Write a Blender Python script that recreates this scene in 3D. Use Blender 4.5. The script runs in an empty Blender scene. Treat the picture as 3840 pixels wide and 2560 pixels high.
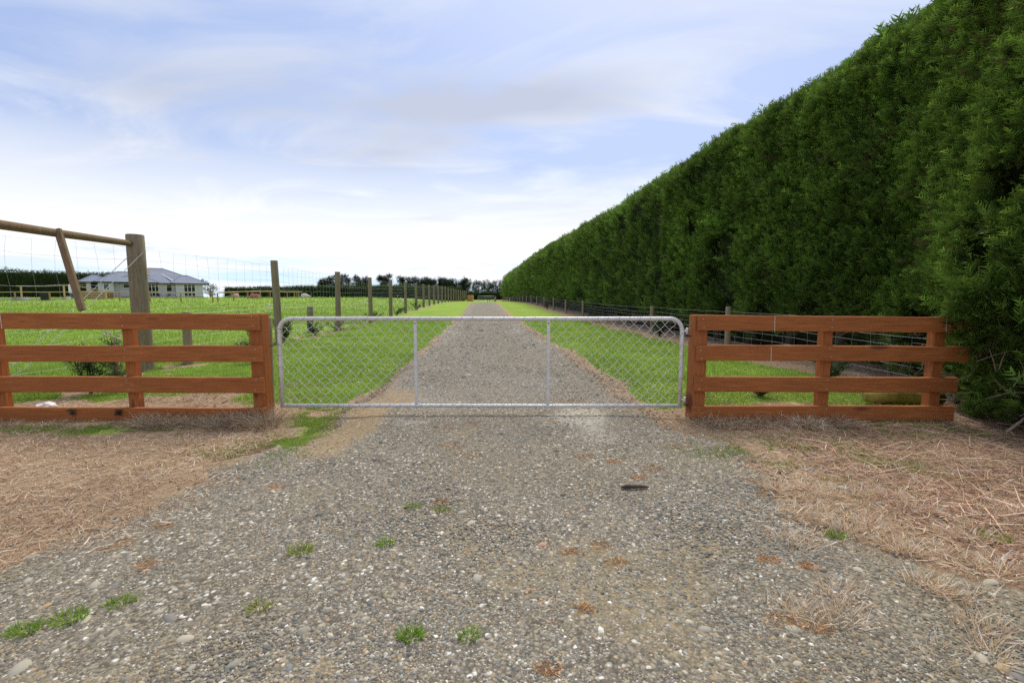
import bpy, math, random
import numpy as np
from mathutils import Vector, Matrix

random.seed(7)
RNG = np.random.default_rng(11)
C = bpy.context.scene.collection
SC = bpy.context.scene

# ---------------------------------------------------------------- camera, sky, sun, exposure
cam_d = bpy.data.cameras.new('camera')
cam = bpy.data.objects.new('camera', cam_d)
C.objects.link(cam)
cam.location = (0.0, 0.0, 1.2)
cam.rotation_euler = (math.radians(90 - 5.36), 0, 0)
cam_d.lens = 16.0
cam_d.sensor_width = 36.0
cam_d.clip_start = 0.05
cam_d.clip_end = 9000
SC.camera = cam

SUN_EL, SUN_AZ = math.radians(56), math.radians(14)     # azimuth from +Y towards +X
world = bpy.data.worlds.new('World')
SC.world = world
world.use_nodes = True
wt = world.node_tree
wt.nodes.clear()


def wn(t, **k):
    n = wt.nodes.new(t)
    for a, b in k.items():
        setattr(n, a, b)
    return n


def wl(a, b):
    wt.links.new(a, b)


def wmath(op, a, b=None, clamp=False):
    n = wn('ShaderNodeMath', operation=op, use_clamp=clamp)
    for i, q in enumerate((a, b)):
        if q is None:
            continue
        if isinstance(q, (int, float)):
            n.inputs[i].default_value = q
        else:
            wl(q, n.inputs[i])
    return n.outputs[0]


def wramp(src, pts):
    r = wn('ShaderNodeValToRGB')
    wl(src, r.inputs[0])
    e = r.color_ramp.elements
    while len(e) < len(pts):
        e.new(0.5)
    for q, (p, c) in zip(e, pts):
        q.position = p
        q.color = (c, c, c, 1) if isinstance(c, (int, float)) else (*c, 1)
    return r.outputs[0]


def wmix(f, a, b):
    m = wn('ShaderNodeMix', data_type='RGBA')
    for i, q in ((0, f), (6, a), (7, b)):
        if isinstance(q, (int, float)):
            m.inputs[i].default_value = q
        elif isinstance(q, tuple):
            m.inputs[i].default_value = (*q, 1)
        else:
            wl(q, m.inputs[i])
    return m.outputs[2]


tc = wn('ShaderNodeTexCoord')
sep = wn('ShaderNodeSeparateXYZ')
wl(tc.outputs['Generated'], sep.inputs[0])
zc = wmath('MAXIMUM', sep.outputs[2], 0.0)
den = wmath('ADD', zc, 0.10)
px = wmath('DIVIDE', sep.outputs[0], den)
py = wmath('DIVIDE', sep.outputs[1], den)
comb = wn('ShaderNodeCombineXYZ')
wl(px, comb.inputs[0])
wl(py, comb.inputs[1])
# broad cloud sheets, drawn out along the wind
mp = wn('ShaderNodeMapping')
mp.inputs['Rotation'].default_value = (0, 0, math.radians(-38))
mp.inputs['Scale'].default_value = (0.55, 1.0, 1)
mp.inputs['Location'].default_value = (1.9, 0.35, 0)
wl(comb.outputs[0], mp.inputs[0])
n1 = wn('ShaderNodeTexNoise')
n1.inputs['Scale'].default_value = 1.5
n1.inputs['Detail'].default_value = 9
n1.inputs['Roughness'].default_value = 0.57
n1.inputs['Distortion'].default_value = 1.1
wl(mp.outputs[0], n1.inputs[0])
n2 = wn('ShaderNodeTexNoise')
n2.inputs['Scale'].default_value = 0.75
n2.inputs['Detail'].default_value = 4
wl(mp.outputs[0], n2.inputs[0])
cover = wmath('ADD', wmath('MULTIPLY', n1.outputs[0], 0.62), wmath('MULTIPLY', n2.outputs[0], 0.45))
cloud = wramp(cover, [(0.47, 0.0), (0.55, 0.5), (0.63, 1.0)])
# thickness of the sheet: thin parts bright, thick parts blue grey
thick = wramp(n2.outputs[0], [(0.36, (0.64, 0.67, 0.72)), (0.50, (0.56, 0.60, 0.69)), (0.66, (0.41, 0.45, 0.56))])
sky = wn('ShaderNodeTexSky')
sky.sky_type = 'NISHITA'
sky.sun_disc = False
sky.sun_elevation = SUN_EL
sky.sun_rotation = SUN_AZ
sky.air_density = 1.0
sky.dust_density = 2.0
skys = wn('ShaderNodeMix', data_type='RGBA', blend_type='MULTIPLY')
skys.inputs[0].default_value = 1
wl(sky.outputs[0], skys.inputs[6])
skys.inputs[7].default_value = (0.10, 0.10, 0.10, 1)
veil = wmix(0.62, skys.outputs[2], (0.34, 0.43, 0.68))
c1 = wmix(cloud, veil, thick)
# bright white cloud bank low over the horizon, thin pale gap under it
bank = wramp(wmath('ADD', zc, wmath('MULTIPLY', wmath('SUBTRACT', n1.outputs[0], 0.5), 0.22)),
             [(0.03, 0.15), (0.075, 1.0), (0.14, 0.9), (0.26, 0.0)])
c2 = wmix(bank, c1, (0.76, 0.77, 0.78))
lowf = wramp(zc, [(0.0, 1.0), (0.055, 0.85), (0.10, 0.0)])
mp3 = wn('ShaderNodeMapping')
mp3.inputs['Scale'].default_value = (2.2, 2.2, 26)
wl(tc.outputs['Generated'], mp3.inputs[0])
n3 = wn('ShaderNodeTexNoise')
n3.inputs['Scale'].default_value = 1.5
n3.inputs['Detail'].default_value = 6
wl(mp3.outputs[0], n3.inputs[0])
lowc = wmix(wramp(n3.outputs[0], [(0.40, 0.0), (0.60, 1.0)]), (0.52, 0.68, 0.80), (0.74, 0.75, 0.80))
c3 = wmix(lowf, c2, lowc)
bg = wn('ShaderNodeBackground')
bg.inputs[1].default_value = 1.0
wl(c3, bg.inputs[0])
wo = wn('ShaderNodeOutputWorld')
wl(bg.outputs[0], wo.inputs[0])

sd = bpy.data.lights.new('sun', 'SUN')
sd.energy = 2.4
sd.angle = math.radians(25)
sd.color = (1.0, 0.93, 0.80)
sun = bpy.data.objects.new('sun', sd)
C.objects.link(sun)
dirv = Vector((math.sin(SUN_AZ) * math.cos(SUN_EL), math.cos(SUN_AZ) * math.cos(SUN_EL), math.sin(SUN_EL)))
sun.rotation_euler = dirv.to_track_quat('Z', 'Y').to_euler()
sun.location = (0, 20, 60)

SC.view_settings.view_transform = 'Standard'
SC.view_settings.look = 'None'
SC.view_settings.gamma = 1
SC.view_settings.exposure = 0.5
SC.view_settings.use_curve_mapping = False
SC.render.engine = 'CYCLES'
SC.cycles.use_denoising = False
SC.cycles.max_bounces = 6
SC.cycles.transparent_max_bounces = 4


# ---------------------------------------------------------------- numpy noise
def _h(ix, iy, s):
    n = (ix.astype(np.int64) * 374761393 + iy.astype(np.int64) * 668265263 + s * 974634777) & 0xffffffff
    n = ((n ^ (n >> 13)) * 1274126177) & 0xffffffff
    n = n ^ (n >> 16)
    return (n & 0xffff) / 65535.0


def vnoise(x, y, s=0):
    x = np.asarray(x, float); y = np.asarray(y, float)
    ix = np.floor(x); iy = np.floor(y)
    fx = x - ix; fy = y - iy
    fx = fx * fx * (3 - 2 * fx); fy = fy * fy * (3 - 2 * fy)
    a = _h(ix, iy, s); b = _h(ix + 1, iy, s); c = _h(ix, iy + 1, s); d = _h(ix + 1, iy + 1, s)
    return (a * (1 - fx) + b * fx) * (1 - fy) + (c * (1 - fx) + d * fx) * fy


def fbm(x, y, s=0, o=4):
    t = 0; a = 0.5; k = 1.0; n = 0
    for i in range(o):
        t = t + a * vnoise(np.asarray(x) * k, np.asarray(y) * k, s + i * 17)
        n += a; a *= 0.5; k *= 2.03
    return t / n


def S(t):
    t = np.clip(t, 0, 1)
    return t * t * (3 - 2 * t)


# ---------------------------------------------------------------- lie of the land
EL = np.array([(-40, -9), (-6, -7), (0, -5.6), (1, -4.2), (1.6, -3.1), (2.0, -2.45), (2.4, -2.32), (2.9, -2.12), (3.5, -1.95), (4.1, -1.75), (5.0, -1.72), (5.8, -1.66)])
ER = np.array([(-40, 9), (-6, 7.0), (0, 5.4), (1, 4.0), (1.5, 2.9), (1.9, 2.2), (2.35, 1.78), (3.0, 1.65), (3.5, 1.68), (4.3, 1.42), (5.0, 1.32), (5.8, 1.26)])


def edgeL(y):
    y = np.asarray(y, float)
    return np.where(y < 5.8, np.interp(y, EL[:, 0], EL[:, 1]), -1.277 - 0.066 * y) + (0.16 + 0.5 * S((4.6 - y) / 1.0)) * (fbm(y * 0.9, y * 0 + 3, 5, 3) - 0.5)


def edgeR(y):
    y = np.asarray(y, float)
    return np.where(y < 5.8, np.interp(y, ER[:, 0], ER[:, 1]), 1.643 - 0.066 * y) + (0.16 + 0.5 * S((4.6 - y) / 1.0)) * (fbm(y * 0.9, y * 0 + 9, 6, 3) - 0.5)


def zg(x, y):
    x = np.asarray(x, float); y = np.asarray(y, float)
    q = x + 0.066 * y
    left = S((-q - 5.5) / 14)
    r = 0.66 * S((y - 14) / 48.0) + left * 0.62 * S((y - 44) / 28.0)
    bump = 0.05 * (fbm(x * 0.35, y * 0.35, 31, 3) - 0.5) + 0.018 * (fbm(x * 1.7, y * 1.7, 33, 2) - 0.5)
    inroad = S((x - edgeL(y)) / 0.4) * S((edgeR(y) - x) / 0.4)
    pad = 0.16 * (fbm(x * 0.16, y * 0.16, 35, 3) - 0.5) * left * S((y - 10) / 20)
    crown = 0.05 * (1 - inroad) * S((y - 5.5) / 3)
    near = -0.02 * S((5.2 - y) / 1.0) * (1 - inroad)
    return r + bump * (1 - 0.75 * inroad) + pad + crown + near


def dry_mask(x, y):
    """1 where the turf is dead thatch or litter, 0 where it is green."""
    q = x + 0.066 * y
    n = fbm(x * 1.1, y * 1.1, 41, 4) - 0.5
    n2 = fbm(x * 3.1, y * 3.1, 43, 3) - 0.5
    front = S((5.15 - y + 1.2 * n + 0.5 * n2) / 0.35)
    lefts = S((-2.35 - x) / 0.3) * S((5.75 + 2.4 * n - y) / 0.7)
    lefts = lefts * (1 - S((-3.4 - x) / 0.6) * S((y - 5.5) / 0.4) * 0.6)
    rights = S((x - 2.1) / 0.4) * S((5.4 + 2.2 * n - y) / 0.5)
    under = S((q - 4.9 + 0.9 * n + 0.3 * n2) / 0.35)
    deer = S((0.42 - np.abs(q + 5.2) + 0.5 * n) / 0.25) * S((n2 + 0.12) / 0.15) * 0.8
    eL = np.abs(x - edgeL(y)); eR = np.abs(x - edgeR(y))
    wl_, wr_ = 0.16, 0.34
    es = np.maximum(S((wl_ + 0.5 * n - eL) / 0.12), S((wr_ + 0.7 * n - eR) / 0.15)) * S((70 - y) / 20)
    far = S((y - 66) / 6) * S((-q - 60) / 10) * 0
    m = np.maximum.reduce([front, lefts, rights, under, deer, es * 0.95, far])
    green = S((n2 + n * 1.2 - 0.16) / 0.12) * S((5.0 - y) / 0.4) * 0.75
    moss = S((0.55 - np.abs(x + 3.9)) / 0.4) * S((0.22 - np.abs(y - 4.15)) / 0.15) * 0.8
    vergeg = S((0.20 - np.abs(x + 1.93 + 0.25 * (y - 4.2))) / 0.12) * S((0.55 - np.abs(y - 4.25)) / 0.25) * 0.55
    return np.clip(m - green * 0.35 - moss * 0.6 - vergeg, 0, 1)


# ---------------------------------------------------------------- mesh helpers
def big_mesh(name, V, F, col=None, smooth=False):
    """V (n,3), F (m,3|4)"""
    V = np.ascontiguousarray(V, np.float32); F = np.ascontiguousarray(F, np.int32)
    me = bpy.data.meshes.new(name)
    k = F.shape[1]
    me.vertices.add(len(V)); me.vertices.foreach_set('co', V.ravel())
    me.loops.add(F.size); me.loops.foreach_set('vertex_index', F.ravel())
    me.polygons.add(len(F))
    me.polygons.foreach_set('loop_start', np.arange(0, F.size, k, dtype=np.int32))
    me.polygons.foreach_set('loop_total', np.full(len(F), k, np.int32))
    if smooth:
        me.polygons.foreach_set('use_smooth', np.ones(len(F), bool))
    if col is not None:
        col = np.asarray(col, np.float32)
        if col.shape[1] == 3:
            col = np.hstack([col, np.ones((len(col), 1), np.float32)])
        at = me.color_attributes.new('col', 'FLOAT_COLOR', 'POINT')
        at.data.foreach_set('color', np.ascontiguousarray(col, np.float32).ravel())
    me.update(calc_edges=True)
    return me


def link(name, me, mat=None, parent=None, **props):
    o = bpy.data.objects.new(name, me)
    C.objects.link(o)
    if mat is not None and me is not None and not len(me.materials):
        me.materials.append(mat)
    if parent is not None:
        o.parent = parent
    for a, b in props.items():
        o[a] = b
    return o


def thing(name, label, cat, loc=(0, 0, 0), rz=0, group=None):
    o = bpy.data.objects.new(name, None)
    C.objects.link(o)
    o.location = loc
    o.rotation_euler = (0, 0, rz)
    o.empty_display_size = 0.1
    o['label'] = label
    o['category'] = cat
    if group:
        o['group'] = group
    return o


class MB:
    def __init__(s):
        s.v = []; s.f = []

    def add(s, vs, fs):
        b = len(s.v)
        s.v += [tuple(p) for p in vs]
        s.f += [tuple(i + b for i in f) for f in fs]
        return s

    def box(s, x0, x1, y0, y1, z0, z1):
        return s.add([(x0, y0, z0), (x1, y0, z0), (x1, y1, z0), (x0, y1, z0), (x0, y0, z1), (x1, y0, z1), (x1, y1, z1), (x0, y1, z1)],
                     [(3, 2, 1, 0), (4, 5, 6, 7), (0, 1, 5, 4), (1, 2, 6, 5), (2, 3, 7, 6), (3, 0, 4, 7)])

    def bar(s, a, b, w, h, up=(0, 0, 1)):
        a = Vector(a); b = Vector(b); d = (b - a).normalized()
        sx = d.cross(Vector(up))
        if sx.length < 1e-4:
            sx = Vector((1, 0, 0))
        sx.normalize(); sz = sx.cross(d)
        vs = []
        for p in (a, b):
            for i, j in ((-1, -1), (1, -1), (1, 1), (-1, 1)):
                vs.append(p + sx * (i * w / 2) + sz * (j * h / 2))
        return s.add(vs, [(3, 2, 1, 0), (4, 5, 6, 7), (0, 1, 5, 4), (1, 2, 6, 5), (2, 3, 7, 6), (3, 0, 4, 7)])

    def tube(s, pts, r, n=8, cap=True, closed=False):
        pts = [Vector(p) for p in pts]
        m = len(pts)
        rr = r if isinstance(r, (list, tuple)) else [r] * m
        rings = []
        ref = None
        for i, p in enumerate(pts):
            if closed:
                d = pts[(i + 1) % m] - pts[i - 1]
            else:
                d = pts[min(i + 1, m - 1)] - pts[max(i - 1, 0)]
            d.normalize()
            if ref is None:
                ref = Vector((0, 0, 1)) if abs(d.z) < 0.9 else Vector((1, 0, 0))
            a = ref - d * ref.dot(d)
            if a.length < 1e-5:
                a = d.orthogonal()
            a.normalize(); ref = a
            b = d.cross(a)
            rings.append([p + (a * math.cos(2 * math.pi * k / n) + b * math.sin(2 * math.pi * k / n)) * rr[i] for k in range(n)])
        vs = [q for g in rings for q in g]
        fs = []
        for i in range(m if closed else m - 1):
            j = (i + 1) % m
            for k in range(n):
                l = (k + 1) % n
                fs.append((i * n + k, i * n + l, j * n + l, j * n + k))
        if cap and not closed:
            fs.append(tuple(range(n - 1, -1, -1)))
            fs.append(tuple((m - 1) * n + k for k in range(n)))
        return s.add(vs, fs)

    def mesh(s, name, smooth=False, bevel=0):
        me = bpy.data.meshes.new(name)
        me.from_pydata(s.v, [], s.f)
        if smooth:
            for p in me.polygons:
                p.use_smooth = len(p.vertices) <= 4
        me.update()
        return me

    def build(s, name, mat, parent=None, smooth=False, bevel=0, **props):
        o = link(name, s.mesh(name, smooth), mat, parent, **props)
        if bevel:
            m = o.modifiers.new('bevel', 'BEVEL')
            m.width = bevel; m.segments = 2; m.limit_method = 'ANGLE'
        return o


def post_mesh(name, h, r, below=0.05, seed=0, n=14, taper=0.06, chamfer=True):
    """a round sawn timber post, slightly uneven, with a weathered sawn top"""
    rnd = random.Random(seed)
    zs = [-below, h * 0.25, h * 0.5, h * 0.75, h - 0.012, h]
    vs, fs = [], []
    ph = [rnd.uniform(0, 6.28) for _ in range(3)]
    lean = (rnd.uniform(-.006, .006), rnd.uniform(-.006, .006))
    for i, z in enumerate(zs):
        for k in range(n):
            a = 2 * math.pi * k / n
            rr = r * (1 - taper * z / h) * (1 + 0.03 * math.sin(2 * a + ph[0]) + 0.015 * math.sin(5 * a + ph[1] + i))
            if i == len(zs) - 1 and chamfer:
                rr *= 0.93
            vs.append((rr * math.cos(a) + lean[0] * z, rr * math.sin(a) + lean[1] * z, z))
    for i in range(len(zs) - 1):
        for k in range(n):
            l = (k + 1) % n
            fs.append((i * n + k, i * n + l, (i + 1) * n + l, (i + 1) * n + k))
    b = (len(zs) - 1) * n
    fs.append(tuple(b + k for k in range(n)))
    me = bpy.data.meshes.new(name)
    me.from_pydata(vs, [], fs)
    for p in me.polygons:
        p.use_smooth = len(p.vertices) == 4
    me.update()
    return me


# ---------------------------------------------------------------- materials
def mat(name):
    m = bpy.data.materials.new(name)
    m.use_nodes = True
    nt = m.node_tree
    b = nt.nodes['Principled BSDF']
    return m, nt, b


class N:
    """short hand for building node trees"""
    def __init__(s, nt):
        s.nt = nt

    def n(s, t, **k):
        q = s.nt.nodes.new(t)
        for a, b in k.items():
            setattr(q, a, b)
        return q

    def l(s, a, b):
        s.nt.links.new(a, b)

    def put(s, sock, v):
        if isinstance(v, (int, float)):
            sock.default_value = v
        elif isinstance(v, tuple):
            sock.default_value = (*v, 1) if len(v) == 3 and len(sock.default_value) == 4 else v
        else:
            s.l(v, sock)

    def coord(s, kind='Object', scale=(1, 1, 1), rot=(0, 0, 0), loc=(0, 0, 0)):
        t = s.n('ShaderNodeTexCoord')
        m = s.n('ShaderNodeMapping')
        m.inputs['Scale'].default_value = scale
        m.inputs['Rotation'].default_value = rot
        m.inputs['Location'].default_value = loc
        s.l(t.outputs[kind], m.inputs[0])
        return m.outputs[0]

    def noise(s, vec, scale, detail=4, rough=0.5, dist=0):
        q = s.n('ShaderNodeTexNoise')
        s.l(vec, q.inputs[0])
        q.inputs['Scale'].default_value = scale
        q.inputs['Detail'].default_value = detail
        q.inputs['Roughness'].default_value = rough
        q.inputs['Distortion'].default_value = dist
        return q.outputs[0]

    def vor(s, vec, scale, feature='F1', out='Distance'):
        q = s.n('ShaderNodeTexVoronoi', feature=feature)
        s.l(vec, q.inputs[0])
        q.inputs['Scale'].default_value = scale
        return q.outputs[out]

    def ramp(s, f, pts):
        r = s.n('ShaderNodeValToRGB')
        s.l(f, r.inputs[0])
        e = r.color_ramp.elements
        while len(e) < len(pts):
            e.new(0.5)
        for q, (p, c) in zip(e, pts):
            q.position = p
            q.color = (c, c, c, 1) if isinstance(c, (int, float)) else (*c, 1)
        return r.outputs[0]

    def mix(s, f, a, b, blend='MIX'):
        m = s.n('ShaderNodeMix', data_type='RGBA', blend_type=blend)
        s.put(m.inputs[0], f); s.put(m.inputs[6], a); s.put(m.inputs[7], b)
        return m.outputs[2]

    def math(s, op, a, b=0.0, clamp=False):
        m = s.n('ShaderNodeMath', operation=op, use_clamp=clamp)
        s.put(m.inputs[0], a); s.put(m.inputs[1], b)
        return m.outputs[0]

    def attr(s, name='col'):
        return s.n('ShaderNodeAttribute', attribute_name=name).outputs['Color']

    def rand(s):
        return s.n('ShaderNodeObjectInfo').outputs['Random']

    def bump(s, h, strength, dist, b):
        q = s.n('ShaderNodeBump')
        q.inputs['Strength'].default_value = strength
        q.inputs['Distance'].default_value = dist
        s.l(h, q.inputs['Height'])
        s.l(q.outputs[0], b.inputs['Normal'])


def simple(name, col, rough=0.6, metal=0.0, var=0.12, scale=8.0, spec=0.3):
    m, nt, b = mat(name)
    g = N(nt)
    f = g.noise(g.coord(), scale, 4)
    c = g.ramp(f, [(0.25, tuple(x * (1 - var) for x in col)), (0.75, tuple(min(1, x * (1 + var)) for x in col))])
    g.l(c, b.inputs['Base Color'])
    b.inputs['Roughness'].default_value = rough
    b.inputs['Metallic'].default_value = metal
    b.inputs['Specular IOR Level'].default_value = spec
    return m


def m_stained():
    """orange brown stained rough sawn pine, grain along local X"""
    m, nt, b = mat('stained_timber')
    g = N(nt)
    r = g.rand()
    off = g.n('ShaderNodeCombineXYZ')
    g.l(g.math('MULTIPLY', r, 37.0), off.inputs[0]); g.l(g.math('MULTIPLY', r, 11.0), off.inputs[2])
    base = g.n('ShaderNodeTexCoord').outputs['Object']
    ad = g.n('ShaderNodeVectorMath', operation='ADD')
    g.l(base, ad.inputs[0]); g.l(off.outputs[0], ad.inputs[1])

    def mp(sc):
        q = g.n('ShaderNodeMapping'); q.inputs['Scale'].default_value = sc
        g.l(ad.outputs[0], q.inputs[0]); return q.outputs[0]
    grain = g.noise(mp((1.2, 14, 26)), 3.0, 6, 0.62, 0.6)
    broad = g.noise(mp((0.9, 2, 3.0)), 1.6, 3, 0.5, 0.3)
    fine = g.noise(mp((6, 80, 120)), 4, 3, 0.6)
    c = g.ramp(grain, [(0.25, (0.205, 0.068, 0.018)), (0.5, (0.385, 0.126, 0.034)), (0.78, (0.550, 0.212, 0.066))])
    c = g.mix(g.ramp(broad, [(0.3, 0.0), (0.72, 0.65)]), c, (0.255, 0.082, 0.021))
    c = g.mix(g.ramp(fine, [(0.60, 0.0), (0.78, 0.35)]), c, (0.50, 0.22, 0.11))
    kn = g.vor(mp((1.5, 0.2, 5.5)), 1.0)
    c = g.mix(g.ramp(kn, [(0.09, 0.85), (0.15, 0.25), (0.20, 0.0)]), c, (0.12, 0.035, 0.016))
    ring = g.ramp(kn, [(0.175, 0.0), (0.19, 0.6), (0.205, 0.0)])
    c = g.mix(g.math('MULTIPLY', ring, g.ramp(fine, [(0.45, 0), (0.6, 1)])), c, (0.55, 0.30, 0.17))
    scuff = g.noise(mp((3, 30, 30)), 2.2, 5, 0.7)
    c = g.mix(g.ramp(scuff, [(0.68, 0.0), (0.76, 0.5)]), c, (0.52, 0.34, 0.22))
    g.l(c, b.inputs['Base Color'])
    b.inputs['Roughness'].default_value = 0.72
    b.inputs['Specular IOR Level'].default_value = 0.25
    g.bump(g.math('ADD', grain, g.math('MULTIPLY', fine, 0.6)), 0.5, 0.004, b)
    return m


def m_weathered(name='weathered_post', tint=(1, 1, 1)):
    """grey green weathered round post, grain along local Z"""
    m, nt, b = mat(name)
    g = N(nt)
    r = g.rand()
    off = g.n('ShaderNodeCombineXYZ')
    g.l(g.math('MULTIPLY', r, 23.0), off.inputs[2]); g.l(g.math('MULTIPLY', r, 7.0), off.inputs[0])
    ad = g.n('ShaderNodeVectorMath', operation='ADD')
    g.l(g.n('ShaderNodeTexCoord').outputs['Object'], ad.inputs[0]); g.l(off.outputs[0], ad.inputs[1])

    def mp(sc):
        q = g.n('ShaderNodeMapping'); q.inputs['Scale'].default_value = sc
        g.l(ad.outputs[0], q.inputs[0]); return q.outputs[0]
    grain = g.noise(mp((22, 22, 1.4)), 2.0, 6, 0.6, 0.4)
    blot = g.noise(mp((6, 6, 2.2)), 1.0, 5, 0.6)
    lich = g.noise(mp((14, 14, 9)), 1.6, 5, 0.6)
    t = lambda c: tuple(a * q for a, q in zip(c, tint))
    c = g.ramp(grain, [(0.28, t((0.085, 0.070, 0.045))), (0.52, t((0.215, 0.190, 0.130))), (0.78, t((0.360, 0.320, 0.235)))])
    c = g.mix(g.ramp(blot, [(0.42, 0.0), (0.68, 0.7)]), c, t((0.24, 0.155, 0.095)))
    c = g.mix(g.ramp(lich, [(0.58, 0.0), (0.70, 0.55)]), c, t((0.30, 0.33, 0.24)))
    c = g.mix(0.3, c, g.mix(r, t((0.24, 0.21, 0.15)), t((0.31, 0.25, 0.16))))
    g.l(c, b.inputs['Base Color'])
    b.inputs['Roughness'].default_value = 0.9
    b.inputs['Specular IOR Level'].default_value = 0.1
    g.bump(grain, 0.6, 0.006, b)
    return m


def m_leaf(name, trans=0.35, rough=0.6, tint=(1, 1, 1)):
    m, nt, b = mat(name)
    g = N(nt)
    c = g.mix(1.0, g.attr(), tint, 'MULTIPLY')
    g.l(c, b.inputs['Base Color'])
    b.inputs['Roughness'].default_value = rough
    b.inputs['Specular IOR Level'].default_value = 0.2
    tr = g.n('ShaderNodeBsdfTranslucent')
    g.l(c, tr.inputs[0])
    ms = g.n('ShaderNodeMixShader')
    ms.inputs[0].default_value = trans
    g.l(b.outputs[0], ms.inputs[1]); g.l(tr.outputs[0], ms.inputs[2])
    g.l(ms.outputs[0], nt.nodes['Material Output'].inputs[0])
    return m


def m_attr(name, rough=0.8, bumpscale=None, spec=0.2):
    m, nt, b = mat(name)
    g = N(nt)
    c = g.attr()
    if bumpscale:
        f = g.noise(g.coord(), bumpscale, 4)
        c = g.mix(1.0, c, g.ramp(f, [(0.3, 0.8), (0.7, 1.12)]), 'MULTIPLY')
    g.l(c, b.inputs['Base Color'])
    b.inputs['Roughness'].default_value = rough
    b.inputs['Specular IOR Level'].default_value = spec
    return m


def m_ground():
    """green turf, dead thatch and soil, mixed by the 'col' masks (R dry, G soil, B lushness)"""
    m, nt, b = mat('turf_and_thatch')
    g = N(nt)
    at = g.n('ShaderNodeAttribute', attribute_name='col')
    sp = g.n('ShaderNodeSeparateColor')
    g.l(at.outputs['Color'], sp.inputs[0])
    v = g.coord()
    vs = g.coord(scale=(1, 1.6, 1), rot=(0, 0, 0.4))
    n_big = g.noise(v, 0.22, 5, 0.55)
    n_mid = g.noise(v, 1.7, 5, 0.6)
    n_fine = g.noise(v, 24, 5, 0.65)
    n_hair = g.noise(vs, 75, 3, 0.6, 1.2)
    grass = g.ramp(n_mid, [(0.25, (0.150, 0.270, 0.040)), (0.5, (0.250, 0.362, 0.058)), (0.78, (0.345, 0.435, 0.080))])
    grass = g.mix(g.ramp(n_big, [(0.38, 0.0), (0.66, 0.6)]), grass, (0.325, 0.425, 0.074))
    grass = g.mix(g.ramp(n_fine, [(0.30, 0.55), (0.55, 0.0)]), grass, (0.120, 0.220, 0.034))
    clump = g.noise(g.coord(scale=(0.5, 1.0, 1)), 1.1, 5, 0.6)
    grass = g.mix(g.ramp(clump, [(0.60, 0.0), (0.72, 0.6)]), grass, (0.115, 0.230, 0.026))
    thatch = g.ramp(n_hair, [(0.25, (0.17, 0.11, 0.065)), (0.5, (0.42, 0.295, 0.185)), (0.75, (0.62, 0.48, 0.335))])
    thatch = g.mix(g.ramp(n_mid, [(0.35, 0.0), (0.7, 0.55)]), thatch, (0.31, 0.20, 0.115))
    soil = g.ramp(n_fine, [(0.3, (0.12, 0.085, 0.05)), (0.7, (0.30, 0.215, 0.125))])
    dry = g.math('ADD', sp.outputs[0], g.math('MULTIPLY', g.math('SUBTRACT', n_fine, 0.5), 0.7))
    c = g.mix(g.ramp(dry, [(0.32, 0.0), (0.62, 1.0)]), grass, thatch)
    so = g.math('ADD', sp.outputs[1], g.math('MULTIPLY', g.math('SUBTRACT', n_mid, 0.5), 0.6))
    c = g.mix(g.ramp(so, [(0.4, 0.0), (0.6, 1.0)]), c, soil)
    g.l(c, b.inputs['Base Color'])
    b.inputs['Roughness'].default_value = 0.95
    b.inputs['Specular IOR Level'].default_value = 0.05
    g.bump(g.math('ADD', n_hair, n_fine), 0.8, 0.02, b)
    return m


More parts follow.
